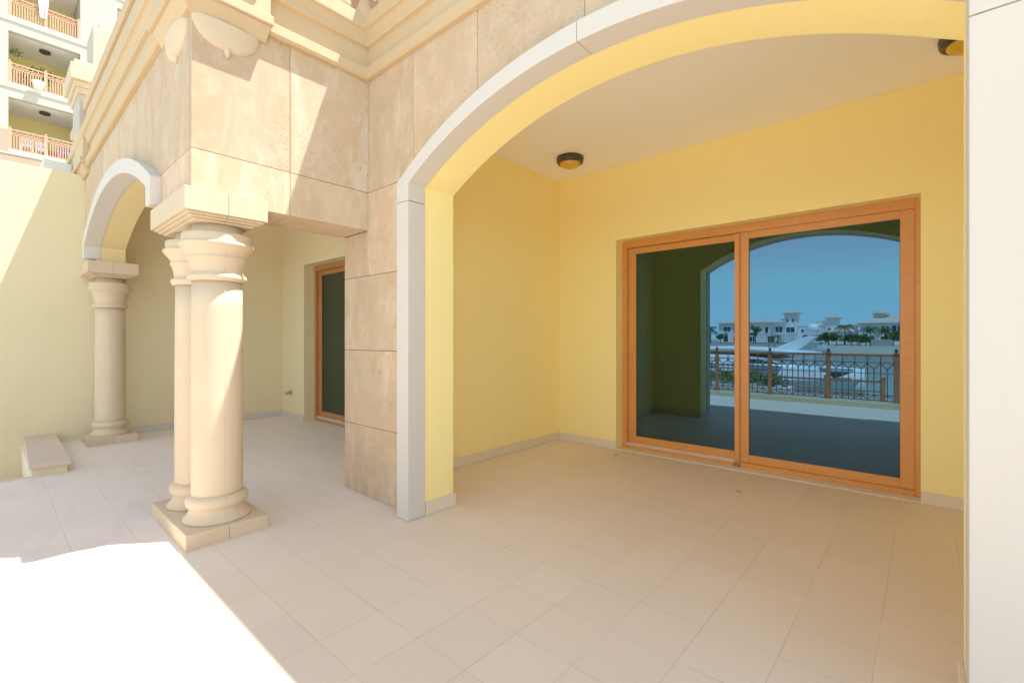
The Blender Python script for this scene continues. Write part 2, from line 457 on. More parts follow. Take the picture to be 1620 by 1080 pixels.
for a, b in ((-5.0, -4.16), (-5.85, -5.0), (-6.7, -5.85), (pl, -6.7)): por(a, b, ZJ if a > -9 else 0, ZC+.05)
por(-4.16, pr, ZB+.2, ZJ, True) if pr > -4.16 else None
por(-8.1, pl, 2.23, ZJ, False); por(-8.1, pl, ZJ, ZC+.05, False)
o = c.build('porch_cladding', M['stone'], B, bevel=.0015); tag(o, 'beige limestone slabs of the corner porch over the columns')
# dark backing of joints
c = MB(); 
c.box(-3.795, jl-.01, YF+.035, YF+.05, .0, ZB); c.box(XF-.03, jl-.01, YF+.035, YF+.05, ZB, ZC)
c.box(XF-.038, XF-.03, YP+.038, YF+.03, ZB+.012, ZC)
N = 60
strip(c, jl-.01, jr+.01, ZJ-.25, ZC, YF+.036, .01, bigcut, N); c.box(jr+.005, 5, YF+.036, YF+.05, 0, ZC)
strip(c, pl-.0, XF-.04, ZB+.04, ZC, YP+.036, .004, scut, N)
c.build('joint_backing', M['grout'], B)

# structural core walls (yellow stucco)
def wallmat(name, mb, mat, label=None, bevel=0, par=B):
    o = mb.build(name, mat, par, bevel)
    if label: o['label'] = label
    return o
# arch reveal + inner front wall of the loggia
def archwall(mb, cx, hw, fn, x0, x1, z0, z1, y0, y1, N=48, legs=True):
    xs = [cx-hw+2*hw*i/N for i in range(N+1)]
    P_ = [(x, fn(x-cx)) for x in xs]
    for (xa, za), (xb, zb) in zip(P_, P_[1:]):
        mb.quad((xa, y0, za), (xb, y0, zb), (xb, y0, z1), (xa, y0, z1))
        mb.quad((xa, y1, za), (xa, y1, z1), (xb, y1, z1), (xb, y1, zb))
        mb.quad((xa, y0, za), (xa, y1, za), (xb, y1, zb), (xb, y0, zb))
    for sx, xe in ((cx-hw, x0), (cx+hw, x1)):
        zk = fn(hw*.99999)
        zlo = z0 if legs else zk
        a, b = min(sx, xe), max(sx, xe)
        mb.quad((a, y0, zlo), (b, y0, zlo), (b, y0, z1), (a, y0, z1)); mb.quad((a, y1, zlo), (a, y1, z1), (b, y1, z1), (b, y1, zlo))
        if legs: mb.quad((sx, y0, z0), (sx, y1, z0), (sx, y1, zk), (sx, y0, zk))
        mb.quad((xe, y0, zlo), (xe, y1, zlo), (xe, y1, z1), (xe, y0, z1))
        if not legs: mb.quad((a, y0, zlo), (a, y1, zlo), (b, y1, zlo), (b, y0, zlo))
c = MB(); archwall(c, AX, AH+.008, lambda d: BIG(min(AH, max(-AH, d)))+.006, XL-.27, 1.2, .001, 3.30, YF+.055, 2.41)
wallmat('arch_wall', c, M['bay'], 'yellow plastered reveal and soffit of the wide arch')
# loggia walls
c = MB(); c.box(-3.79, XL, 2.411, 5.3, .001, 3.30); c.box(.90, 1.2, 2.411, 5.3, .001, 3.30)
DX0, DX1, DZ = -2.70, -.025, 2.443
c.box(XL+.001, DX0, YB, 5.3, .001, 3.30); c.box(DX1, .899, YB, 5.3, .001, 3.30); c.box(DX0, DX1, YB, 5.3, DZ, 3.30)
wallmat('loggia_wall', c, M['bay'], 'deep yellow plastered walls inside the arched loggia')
c = MB(); c.box(XL-.1, 1.0, 2.3, 5.2, 3.302, 3.42)
wallmat('loggia_ceiling', c, M['ceil'], 'white painted ceiling inside the arched loggia')
# porch walls
c = MB(); 
PX0, PX1, PYB = -7.28, -4.55, 3.30
c.box(-8.099, PX0, PYB, 3.9, .001, 3.30); c.box(PX1, -3.86, PYB, 3.9, .001, 3.30); c.box(PX0, PX1, PYB, 3.9, DZ, 3.30)
c.box(-3.855, -3.805, 2.13, 3.9, .001, 3.30)
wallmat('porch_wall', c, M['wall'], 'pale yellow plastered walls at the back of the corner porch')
c = MB(); c.box(-8.1, -3.845, 1.15, 3.9, 3.302, 3.42); wallmat('porch_ceiling', c, M['ceil'])
c = MB(); archwall(c, SX, SH+.006, lambda d: SMALL(min(SH, max(-SH, d)))+.005, -8.099, -3.81, 2.235, 3.30, YP+.045, 1.17)
wallmat('porch_arch_wall', c, M['soffit'], 'yellow plastered soffit of the smaller porch arch')
c = MB(); c.box(-8.1, XF-.05, YP+.06, 5.3, 3.43, 3.86); c.box(XF-.05, 5.0, YF+.06, 5.3, 3.43, 3.86)
wallmat('roof_slab', c, M['wall'])  # unseen slab above the ceilings, put in to block light
c = MB(); c.box(-14, 5.0, 4.1, 4.4, 3.86, 9.5); 
wallmat('upper_wall', c, M['tower'], 'upper storey wall behind the balustrade')
# skirting
def split_boxes(name, mb, mat, par=B, bev=.002):
    for i in range(len(mb.v)//8):
        k = MB(); k.add(mb.v[i*8:i*8+8], [(3,2,1,0),(4,5,6,7),(0,1,5,4),(1,2,6,5),(2,3,7,6),(3,0,4,7)]); k.build(name, mat, par, bev)
c = MB(); t = .012
c.box(XL, XL+t, 2.412, YB-.0, .001, .098); c.box(XL+t, DX0, YB-t, YB-.0005, .001, .098); c.box(DX1, .90-t, YB-t, YB-.0005, .001, .098)
c.box(.90-t, .8995, 2.412, YB-t, .001, .098)
for sx, sg in ((AX-AH-.008, 1), (AX+AH+.008, -1)):
    a = sx + sg*.0005; b = sx + sg*.016
    c.box(min(a, b), max(a, b), 2.137, 2.424, .001, .098)
    e = XL+t if sg > 0 else .90-t
    c.box(min(a, e), max(a, e), 2.411, 2.424, .001, .098)
split_boxes('skirting', c, M['skirt'])
c = MB(); c.box(-8.0985, -8.098+t, .81, PYB, .001, .09); c.box(-8.098+t, PX0, PYB-t, PYB-.0005, .001, .09); c.box(PX1, -3.86, PYB-t, PYB-.0005, .001, .09)
split_boxes('skirting', c, M['skirtg'])

# arch trims
def trim(cx, hi, fi, ho, fo, y0, y1, zbase, zj, name, label):
    root = []
    c = MB(); gap = .0018
    def seg(xin, xout, z0, z1i, z1o):     # jamb
        a, b = xin, xout
        vs = [(a,y0,z0),(b,y0,z0),(b,y0,z1o),(a,y0,z1i),(a,y1,z0),(b,y1,z0),(b,y1,z1o),(a,y1,z1i)]
        c.add(vs, [(0,1,2,3),(4,7,6,5),(0,4,5,1),(1,5,6,2),(2,6,7,3),(3,7,4,0)])
    for sg in (-1, 1):
        if zbase < zj - .05:
            seg(cx+sg*hi, cx+sg*ho, zbase, zj-gap, zj-gap)
        N = 28; sec = []
        zk_i, zk_o = fi(hi*.99999), fo(ho*.99999)
        sec.append((cx+sg*hi, zj+gap, cx+sg*ho, zj+gap))
        for i in range(N+1):
            u = 1 - i/N
            di = hi*u; do = ho*u
            if i == N: di = do = gap*.8
            sec.append((cx+sg*di, fi(di*.99999), cx+sg*do, fo(do*.99999)))
        vs = []
        for a, za, b, zb in sec: vs += [(a,y0,za),(b,y0,zb),(b,y1,zb),(a,y1,za)]
        fs = []
        for i in range(len(sec)-1):
            for j in range(4): fs.append((i*4+j, i*4+(j+1) % 4, i*4+4+(j+1) % 4, i*4+4+j))
        fs += [(0,1,2,3), tuple(len(vs)-4+j for j in range(4))]
        c.add(vs, fs)
    o = c.build(name, M['trim'], B, bevel=.004); o['label'] = label
    return o
trim(AX, AH, BIG, AH+.137, arc(AH+.137, 2.425, 2.905), 1.98, YF+.052, .002, 2.277, 'arch_trim', 'white stone trim of the wide foreground arch')
trim(SX, SH, SMALL, SH+.13, arc(SH+.13, 2.47, 2.925), .775, YP+.09, 2.232, 2.262, 'arch_trim', 'white stone trim of the smaller porch arch')

# cornice swept along the walls
def sweep(mb, path, prof):
    n = len(path); rings = []
    for i, p in enumerate(path):
        p = Vector(p); d0 = (p-Vector(path[i-1])).normalized() if i else None
        d1 = (Vector(path[i+1])-p).normalized() if i < n-1 else None
        nn = []
        for d in (d0, d1):
            if d is not None: nn.append(Vector((-d.y, d.x)))
        m = nn[0] if len(nn) == 1 else (nn[0]+nn[1])/(1+nn[0].dot(nn[1]))
        rings.append([(p.x+m.x*q, p.y+m.y*q, z) for q, z in prof])
    k = len(prof); vs = [v for r in rings for v in r]; fs = []
    for i in range(n-1):
        for j in range(k-1): fs.append((i*k+j, i*k+j+1, (i+1)*k+j+1, (i+1)*k+j))
    mb.add(vs, fs); mb.add(rings[0], [tuple(range(k))]); mb.add(rings[-1], [tuple(reversed(range(k)))])
CP = [(-.03,3.395),(.034,3.395),(.050,3.410),(.050,3.478),(.006,3.492),(.002,3.56),(.004,3.655),(.034,3.662),(.038,3.675),(.038,3.715),(.046,3.742),(.060,3.758),(.078,3.764),(.080,3.775),(.080,3.872),(-.03,3.880)]
path = [(-9.6, YP), (XF, YP), (XF, YF), (5.0, YF)]
# sweep normal must point outwards (left of travel is inwards for this order)
c = MB(); sweep(c, list(reversed(path)), CP)
o = c.build('cornice', M['corn'], B, bevel=.003); o['label'] = 'moulded cream stone cornice running along the wall tops'
# balustrade: rail, blocks, balusters
bal = MB(); RP = [(-.17,4.235),(.012,4.235),(.02,4.26),(.02,4.335),(.005,4.35),(-.15,4.355)]
sweep(bal, list(reversed([(-9.5, YP), (XF, YP), (XF, YF), (5.0, YF)])), RP)
bal.box(-3.22, -2.78, YF-.035, YF+.18, 3.88, 4.234); bal.box(XF-.2, XF-.02, 1.9, 2.3, 3.88, 3.9)
bal.box(-9.5, -4.08, YP+.012, YP+.16, 3.875, 4.2345)
bo = bal.build('balustrade', M['corn'], B, bevel=.004)
bp = [(.07,0),(.07,.02),(.052,.03),(.046,.045),(.068,.09),(.075,.125),(.066,.165),(.045,.215),(.034,.26),(.04,.30),(.052,.32),(.052,.355)]
first = None
spots = [(XF-.11, y) for y in (1.42, 1.585, 1.75, 1.915)] + [(XF-.11, 2.11)] + [(-3.345+.0, YF+.085)] + [(x/100, YF+.085) for x in range(-265, 30, 19)]
spots.remove((-3.345, YF+.085))
for i, (x, y) in enumerate(spots):
    if i == 0:
        mb = MB(); mb.lathe(bp, 0, 0, 0, 20); first = mb.build('baluster', M['cast'], bo)
        first.matrix_parent_inverse = Matrix.Identity(4); o = first
    else:
        o = first.copy(); COL.objects.link(o)
    o.parent = bo; o.matrix_parent_inverse = Matrix.Identity(4); o.location = (x, y, 3.879)

# pedestals with bowl brackets
def pedestal(x0, x1, y0, y1, p, label, side=True, short=False):
    """x0..x1, y0..y1 is the footprint on the wall; p = projection"""
    c = MB()
    def block(q, z0, z1): c.box(x0-(q if not side else q*.6), x1+q, y0-q, y1+(q*.3 if side else 0), z0, z1)
    def taper(q0, q1, z0, z1):
        k = .3 if side else 0; lx0, lx1 = (.6*q0, .6*q1) if side else (q0, q1)
        a = [(x0-lx0,y0-q0,z0),(x1+q0,y0-q0,z0),(x1+q0,y1+q0*k,z0),(x0-lx0,y1+q0*k,z0)]
        b = [(x0-lx1,y0-q1,z1),(x1+q1,y0-q1,z1),(x1+q1,y1+q1*k,z1),(x0-lx1,y1+q1*k,z1)]
        c.add(a+b, [(3,2,1,0),(4,5,6,7),(0,1,5,4),(1,2,6,5),(2,3,7,6),(3,0,4,7)])
    zs = [(.030,3.330),(.036,3.35),(.05,3.378),(.07,3.412),(.08,3.425)]
    for (qa, za), (qb, zb) in zip(zs, zs[1:]): taper(qa, qb, za, zb)
    block(.100, 3.4255, 3.490); block(.070, 3.4905, 3.80 if short else 4.20)
    if short: block(.085, 3.8005, 3.87)
    else: block(.078, 4.2005, 4.23); block(.09, 4.2305, 4.33)
    o = c.build('pedestal', M['corn'], B, bevel=.006); o['label'] = label
    return o
ped = pedestal(-4.0, XF, YP, 1.272, .08, 'cream corner pedestal of the porch above two bowl brackets')
d = MB(); q = XF+.0705
for a in ((.93, 1.20),):
    d.box(q-.001, q+.012, a[0], a[0]+.02, 3.56, 4.1); d.box(q-.001, q+.012, a[1]-.02, a[1], 3.56, 4.1); d.box(q-.001, q+.012, a[0]+.02, a[1]-.02, 3.56, 3.58)
d.build('panel_moulding', M['castw'], ped, bevel=.003)
pedestal(-8.35, -7.72, YP, YP+.3, .08, 'cream pedestal at the far left end of the porch cornice', short=True)
pedestal(.45, 1.3, YF, YF+.3, .08, 'cream pedestal on the main facade cornice')
def bowl(cx, cy, rw, rd, h, ztop, axis, par):
    c = MB(); vs = []; nu, nv = 24, 10
    for j in range(nv+1):
        ph = j/nv*PI/2
        for i in range(nu+1):
            th = PI*i/nu
            rr = math.cos(ph)**.85; zz = -h*math.sin(ph)
            u = rw*rr*math.cos(th); dd = rd*rr*math.sin(th)
            vs.append((cx+dd, cy+u, ztop+zz) if axis == 'x' else (cx+u, cy-dd, ztop+zz))
    fs = [(j*(nu+1)+i, j*(nu+1)+i+1, (j+1)*(nu+1)+i+1, (j+1)*(nu+1)+i) for j in range(nv) for i in range(nu)]
    c.add(vs, fs, True)
    o = c.build('bowl_bracket', M['cast'], par)
    k = MB(); k.lathe([(.004,-.052),(.012,-.040),(.018,-.024),(.021,-.010),(.023,.0),(.015,.016)], cx+(.008 if axis == 'x' else 0), cy-(.008 if axis == 'y' else 0), ztop-h+.012, 14)
    k.build('finial', M['cast'], o)
bowl(XF, 1.045, .20, .046, .165, 3.332, 'x', ped)
bowl(-3.735, YP, .235, .05, .165, 3.332, 'y', ped)
# upper storey window glimpsed behind the balustrade
c = MB(); c.box(XL-.2, 1.1, 5.27, 5.299, .0, 3.3); c.box(-8.05, -3.87, 3.80, 3.83, .0, 3.3); c.build('dark_backing', M['grout'], B)  # dark sheets added behind both doors to stop light through the frame gaps
c = MB(); c.box(-7.6, -4.6, 4.05, 4.099, 3.9, 7.6); o = c.build('upper_window', M['woodd'], B)
k = MB(); k.box(-7.4, -4.8, 4.03, 4.049, 4.05, 6.35); k.build('pane', M['dark'], o)

# ------------------------------------------------------------------ COLUMNS
def column(cx, cy, label):
    E_ = empty('column', (cx, cy, .1), label, 'column', 'cream stone columns of the porch')
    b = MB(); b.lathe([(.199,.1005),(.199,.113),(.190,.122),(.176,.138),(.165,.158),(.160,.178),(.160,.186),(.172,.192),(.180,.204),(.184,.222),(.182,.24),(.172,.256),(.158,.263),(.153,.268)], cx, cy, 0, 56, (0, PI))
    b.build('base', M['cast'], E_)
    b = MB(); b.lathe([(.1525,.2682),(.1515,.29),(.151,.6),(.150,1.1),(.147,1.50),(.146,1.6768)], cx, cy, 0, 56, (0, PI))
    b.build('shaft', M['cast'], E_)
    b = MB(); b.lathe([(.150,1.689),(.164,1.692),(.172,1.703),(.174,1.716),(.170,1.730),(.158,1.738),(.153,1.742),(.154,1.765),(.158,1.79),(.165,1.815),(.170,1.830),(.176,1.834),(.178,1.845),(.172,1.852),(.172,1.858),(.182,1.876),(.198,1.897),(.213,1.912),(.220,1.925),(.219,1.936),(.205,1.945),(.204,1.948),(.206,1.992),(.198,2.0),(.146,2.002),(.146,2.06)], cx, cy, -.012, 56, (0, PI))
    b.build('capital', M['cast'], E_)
    return E_
column(-3.59, 1.04, 'front column of the pair, nearest the camera, streaked with sunlight')
column(-3.99, 1.04, 'rear column of the pair, half hidden behind the sunlit one')
column(-7.70, 1.04, 'far column standing against the pale yellow boundary wall')
def impost(x0, x1, y0, y1, xs, ym, name, label, cat):
    E_ = empty(name, ((x0+x1)/2, (y0+y1)/2, 2.03), label, cat, 'stone blocks over the columns')
    g = .0007
    c = MB()
    for i, (ins, za, zb) in enumerate(((0, 2.088, 2.230), (.020, 2.074, 2.0875), (.040, 2.060, 2.0735), (.066, 2.046, 2.0595))):
        X0, X1, Y0, Y1 = x0+ins, x1-ins, y0+ins, y1-ins
        cuts = [X0]+list(xs)+[X1]
        for a, b in zip(cuts, cuts[1:]):
            if b == X1:
                c.box(a+g, b, Y0, ym-g, za, zb); c.box(a+g, b, ym+g, Y1, za, zb)
            else: c.box(a + (g if a != X0 else 0), b-g, Y0, Y1, za, zb)
    c.build('block', M['castw'], E_, bevel=.003)
    return E_
impost(-4.235, -3.354, .795, 1.275, (-3.79,), 1.035, 'impost_block', 'stepped cream stone block across the tops of the twin columns', 'impost')
impost(-8.095, -7.43, .795, 1.275, (), 1.035, 'impost_block', 'stepped stone block over the far column by the yellow wall', 'impost')
def plinth(x0, x1, y0, y1, xs, ym, label):
    E_ = empty('column_plinth', ((x0+x1)/2, (y0+y1)/2, 0), label, 'plinth', 'stone plinths under the columns')
    g = .0008; c = MB(); cuts = [x0]+list(xs)+[x1]
    for a, b in zip(cuts, cuts[1:]):
        if b == x1: c.box(a+g, b, y0, ym-g, .002, .1); c.box(a+g, b, ym+g, y1, .002, .1)
        else: c.box(a + (g if a != x0 else 0), b-g, y0, y1, .002, .1)
    c.build('slab', M['castw'], E_, bevel=.004)
    # rough mortar bed at the foot
    m_ = MB()
    m_.box(x0-.004, x1+.006, y0-.005, y1+.004, .0015, .007)
    m_.build('mortar_bed', M['skirt'], E_)
plinth(-4.235, -3.354, .80, 1.275, (-3.79,), 1.04, 'long cream plinth carrying the two nearest columns')
plinth(-7.945, -7.45, .80, 1.275, (), 1.04, 'square cream plinth under the far column')

# ------------------------------------------------------------------ BOUNDARY WALL, LEDGE, PIER
c = MB(); c.box(-8.40, -8.1, -1.0, 4.0, -4, 3.39)
W = c.build('boundary_wall', M['wall']); tag(W, 'tall pale yellow plastered wall on the left, sunlit at its upper corner', 'wall')
L_ = empty('ledge', (-7.2, .42, 0), 'low stone capped ledge running out from the yellow wall by the far column', 'ledge')
c = MB(); c.add([(-8.095,.30,-1.4),(-6.262,.285,-1.4),(-6.262,.525,-1.4),(-8.095,.56,-1.4),(-8.095,.30,.072),(-6.262,.285,.072),(-6.262,.525,.072),(-8.095,.56,.072)], [(3,2,1,0),(4,5,6,7),(0,1,5,4),(1,2,6,5),(2,3,7,6),(3,0,4,7)])
c.build('ledge_wall', M['wall'], L_)
c = MB(); c.add([(-8.098,.295,.073),(-6.235,.262,.073),(-6.235,.55,.073),(-8.098,.575,.073),(-8.098,.295,.112),(-6.235,.262,.112),(-6.235,.55,.112),(-8.098,.575,.112)], [(3,2,1,0),(4,5,6,7),(0,1,5,4),(1,2,6,5),(2,3,7,6),(3,0,4,7)])
c.build('coping_slab', mat_cast('weathered_coping', (.60, .50, .41), .4), L_, bevel=.004)
P_ = empty('parapet_pier', (-8.45, .95, 3.5), 'cream stepped parapet pier with overhanging cap rising behind the porch cornice', 'pier')
c = MB(); c.box(-8.80, -8.15, .79, 1.02, 3.4, 4.45); c.build('pier_shaft', M['tower'], P_, bevel=.01)
c = MB()
for q, a, b in ((.02, 4.45, 4.53), (.05, 4.53, 4.60), (.085, 4.60, 4.80), (.05, 4.80, 4.86)): c.box(-8.80-q, -8.15+q, .79-q, 1.0+q, a+.0005, b)
c.build('pier_cap', M['castw'], P_, bevel=.008)
c = MB(); c.box(-8.75, -8.2, .93, 1.25, 4.8605, 5.42); c.box(-8.7, -8.25, .99, 1.2, 5.4205, 5.5); c.build('pier_block', M['tower'], P_, bevel=.01)
c = MB(); c.box(-11.0, -8.9, .50, .80, 3.4, 3.72); 
C_ = c.build('coping_block', M['white'], bevel=.02); tag(C_, 'bright white sunlit coping block above the far end of the yellow wall', 'coping')

# ------------------------------------------------------------------ SLIDING DOORS
def sliding_door(x0, x1, y, zt, label, mid0, mid1, gl='glass', wd_='wood'):
    E_ = empty('sliding_door', ((x0+x1)/2, y+.05, 0), label, 'door', 'orange framed sliding glass doors')
    of = .062
    c = MB(); c.box(x0+.001, x0+of, y, y+.14, .002, zt-.001); c.box(x1-.034, x1-.001, y, y+.14, .002, zt-.001)
    c.box(x0+of+.0005, x1-.0345, y, y+.14, zt-.082, zt-.0015); c.box(x0+of+.0005, x1-.0345, y-.012, y+.14, .004, .058)
    c.build('outer_frame', M[wd_], E_, bevel=.003)
    c = MB(); c.box(x0+of+.001, mid0, y-.0135, y-.0125, .052, .0575); c.box(x0+of+.002, mid0, y+.012, y+.03, .0585, .068)
    c.build('track', M['track'], E_)
    def sash(name, a, b, ys, zb, ztp, ws_l, ws_r, rb, rt):
        c = MB(); d = .035
        c.box(a, a+ws_l, ys, ys+d, zb, ztp); c.box(b-ws_r, b, ys, ys+d, zb, ztp)
        c.box(a+ws_l+.0004, b-ws_r-.0004, ys, ys+d, zb, zb+rb); c.box(a+ws_l+.0004, b-ws_r-.0004, ys, ys+d, ztp-rt, ztp)
        o = c.build(name, M[wd_], E_, bevel=.003)
        g = MB(); g.quad((a+ws_l-.005, ys+.016, zb+rb-.005), (b-ws_r+.005, ys+.016, zb+rb-.005), (b-ws_r+.005, ys+.016, ztp-rt+.005), (a+ws_l-.005, ys+.016, ztp-rt+.005))
        g.build('pane', M[gl], o)
        k = MB(); e = .004
        A, Bx, Z0, Z1 = a+ws_l, b-ws_r, zb+rb, ztp-rt
        k.box(A, A+e, ys+.009, ys+.0155, Z0, Z1); k.box(Bx-e, Bx, ys+.009, ys+.0155, Z0, Z1); k.box(A+e, Bx-e, ys+.009, ys+.0155, Z0, Z0+e); k.box(A+e, Bx-e, ys+.009, ys+.0155, Z1-e, Z1)
        k.build('gasket', M['black'], o)
        return o
    # left sash sits further in, right sash further out
    l = sash('sash', x0+of+.001, mid1-.02, y+.045, .062, zt-.085, .094, .10, .088, .068)
    r = sash('sash', mid0+.045, x1-.0355, y+.012, .060, zt-.0835, .080, .093, .078, .068)
    c = MB(); c.box(mid0, mid0+.046, y-.016, y+.044, .062, zt-.09)
    c.build('meeting_stile', M[wd_], l, bevel=.004)
    c = MB(); c.box(x0+of+.03, x0+of+.052, y+.030, y+.0448, .94, 1.14); c.build('handle', M[wd_], l, bevel=.004)
    c = MB(); c.box(mid0-.012, mid0+.055, y-.035, y-.0125, .008, .05); 
    c.build('roller_block', M['woodd'], r, bevel=.006)
    return E_
sliding_door(DX0, DX1, 5.02, DZ, 'wide orange framed sliding glass door reflecting the harbour and sky', -1.437, -1.31)
sliding_door(PX0, PX1, 3.463, DZ, 'darker sliding glass door half hidden behind the stone pier in the porch', -6.0, -5.87, 'glass2', 'wood2')
# threshold stone pieces
c = MB(); c.box(DX0+.001, DX1-.001, YB+.001, 5.005, .0012, .012)
tag(c.build('door_threshold', M['skirt']), 'tile threshold', kind='structure')

# ------------------------------------------------------------------ CEILING LIGHTS
def clight(x, y, z, label):
    E_ = empty('ceiling_light', (x, y, z), label, 'lamp', 'round ceiling lights of the loggia')
    c = MB(); c.lathe([(.150,-.0005),(.152,-.012),(.148,-.05),(.140,-.064),(.118,-.070),(.112,-.060)], x, y, z, 40); c.build('ring', M['black'], E_)
    c = MB(); c.lathe([(.114,-.058),(.112,-.072),(.098,-.092),(.07,-.108),(.035,-.117),(.002,-.119)], x, y, z, 40); c.build('dome', M['amber'], E_)
clight(-2.95, 4.30, 3.302, 'round dark ringed amber ceiling light near the inner corner of the loggia')
clight(.215, 4.28, 3.302, 'round amber ceiling light cut off by the white right hand pillar')

# wall outlet / hooded light on porch back wall
E_ = empty('wall_light', (-7.70, 3.29, .42), 'small hooded metal step light low on the porch wall', 'wall light')
c = MB(); c.box(-7.775, -7.685, 3.283, 3.2995, .385, .455); c.build('back_plate', M['steel'], E_, bevel=.004)
c = MB(); c.add([(-7.77,3.2825,.45),(-7.69,3.2825,.45),(-7.69,3.2825,.39),(-7.77,3.2825,.39),(-7.765,3.20,.405),(-7.695,3.20,.405),(-7.695,3.205,.39),(-7.765,3.205,.39)], [(0,1,5,4),(0,4,7,3),(1,2,6,5),(4,5,6,7),(3,7,6,2)])
c.build('hood', M['steel'], E_)

# dry leaves on the tiles
def leaf(x, y, s, rz, label, curl=.35):
    c = MB(); n = 6; vs = []; fs = []
    for i in range(n+1):
        u = i/n; w_ = s*.32*math.sin(PI*u)**.7; z = s*curl*(u-.5)**2 + .003
        for k in (-1, 0, 1):
            lx, ly = (u-.5)*s, k*w_; zz = z + abs(k)*w_*.5
            vs.append((x+lx*math.cos(rz)-ly*math.sin(rz), y+lx*math.sin(rz)+ly*math.cos(rz), zz))
    for i in range(n):
        for k in (0, 1): fs.append((i*3+k, i*3+3+k, i*3+4+k, i*3+1+k))
    c.add(vs, fs, True)
    o = c.build('fallen_leaf', M['dry']); tag(o, label, 'leaf', 'dry leaves blown onto the tiles')
LV = [(-1.18, 4.22, .045, .4, 'dry yellow leaf lying alone on the tiles in front of the glass door'),
      (-2.56, 4.63, .05, 1.2, 'dry leaf on the tiles just left of the door frame corner'),
      (-2.62, 4.58, .035, 2.2, 'tiny dry leaf beside another left of the door frame')]
for a in LV: leaf(*a)
for i in range(16):
    leaf(random.uniform(-2.3, -1.5), random.uniform(4.90, 5.0), random.uniform(.022, .045), random.uniform(0, 6), 'scrap of dry leaf litter gathered along the door threshold', .2)
leaf(-2.95, 4.2, .03, .3, 'speck of dry leaf on the tiles near the loggia skirting corner')

# ------------------------------------------------------------------ TERRACE RAILING (seen in the glass)
def rail_panel(mb, x0, x1, y, z0, z1, zmid, n, w=.012, full=True, ax='x'):
    def P(u, z): return (u, y, z) if ax == 'x' else (y, u, z)
    step = (x1-x0)/n
    ztop = z1-.12
    mb.bar(P(x0, ztop), P(x1, ztop), w, w); mb.bar(P(x0, z0), P(x1, z0), w, w)
    if full:
        mb.bar(P(x0, z0+.10), P(x1, z0+.10), w, w); mb.bar(P(x0, zmid), P(x1, zmid), w*.8, w*.8)
    for i in range(n+1):
        x = x0+i*step
        if i % 2 == 0:
            if full or 0 < i < n: mb.bar(P(x, z0), P(x, z1), w, w)
        else:
            zs = ztop-.13
            mb.bar(P(x, z0), P(x, zs), w, w)
            for sg in (-1, 1):      # forked arch: two curved arms
                pts = [(0, zs), (sg*.25, zs+.035), (sg*.62, zs+.07), (sg*.9, ztop-.015)]
                for (ua, za), (ub, zb) in zip(pts, pts[1:]): mb.bar(P(x+ua*step, za), P(x+ub*step, zb), w, w)
        if full and i < n:
            x2 = x+step
            a, b = (z0, z0+.10) if i % 2 == 0 else (z0+.10, z0)
            mb.bar(P(x, a), P(x2, b), w*.8, w*.8)
R_ = empty('terrace_railing', (-1.4, -.93, .105), 'copper brown metal railing along the terrace edge, mirrored in the door', 'railing')
px = [-5.62, -4.60, -3.56, -2.46, -1.425, -.39, .65, 1.7, 2.75, 3.8]
YR = -.93
mb = MB(); mb.tube([(-6.2, YR, .985), (4.2, YR, .985)], .026, 10); mb.build('handrail', M['rail'], R_)
for a, b in zip(px, px[1:]):
    mb = MB(); rail_panel(mb, a+.03, b-.03, YR, .14, .962, .64, 10, .017); mb.build('railing_panel', M['raild'], R_)
pf = None
for i, x in enumerate(px):
    if i == 0:
        mb = MB(); mb.box(x-.032, x+.032, YR-.032, YR+.032, .1055, 1.0); mb.box(x-.045, x+.045, YR-.045, YR+.045, 1.0005, 1.025); mb.box(x-.04, x+.04, YR-.04, YR+.04, .107, .125)
        pf = mb.build('post', M['rail'], R_)
        k = MB(); k.lathe([(.02,1.0255),(.014,1.035),(.026,1.055),(.03,1.07),(.02,1.09),(.006,1.105),(.002,1.115)], x, YR, 0, 14); k.build('finial', M['black'], pf)
    else:
        o = copy_tree(pf, R_); o.location = Vector((x-px[0], 0, 0))

# quay railing, jetty posts, planter
Q_ = empty('quay_railing', (-4, -13, -1.25), 'low reddish brown wooden railing along the lower quay, mirrored in the door', 'railing')
mb = MB(); mb.box(-16, -1.2, -13.05, -12.95, -.45, -.36); mb.box(-16, -1.2, -13.04, -12.96, -.82, -.76); mb.build('rail_beam', M['rail'], Q_)
pf = None
for i, x in enumerate((-15.6, -13.9, -12.2, -10.4, -8.7, -6.9, -5.0, -3.05, -1.22)):
    if i == 0:
        mb = MB(); mb.box(x-.075, x+.075, -13.08, -12.92, -1.25, -.28); mb.box(x-.09, x+.09, -13.09, -12.91, -.2795, -.22); pf = mb.build('quay_post', M['rail'], Q_); x0 = x
    else:
        o = pf.copy(); COL.objects.link(o); o.location = (x-x0, 0, 0)
def leaves(mb, n, cen, rad, size, droop=.3, shape=1.0):
    for i in range(n):
        while True:
            p = Vector((random.uniform(-1, 1), random.uniform(-1, 1), random.uniform(-1, 1)))
            if p.length < 1 and p.length > .25: break
        q_ = Vector((cen[0]+p.x*rad[0], cen[1]+p.y*rad[1], cen[2]+p.z*rad[2]))
        d = Vector((random.gauss(0, 1), random.gauss(0, 1), random.gauss(.3, 1))).normalized()
        u = d.cross(Vector((random.gauss(0, 1), random.gauss(0, 1), random.gauss(0, 1)))).normalized()
        s_ = size*random.uniform(.6, 1.3)
        mb.add([q_-d*s_, q_+u*s_*.45, q_+d*s_, q_-u*s_*.45], [(0, 1, 2, 3)])
pt = empty('planter', (-5.2, -5.3, -1.25), 'long plastered planter of green shrubs on the quay, mirrored in the door', 'planter')
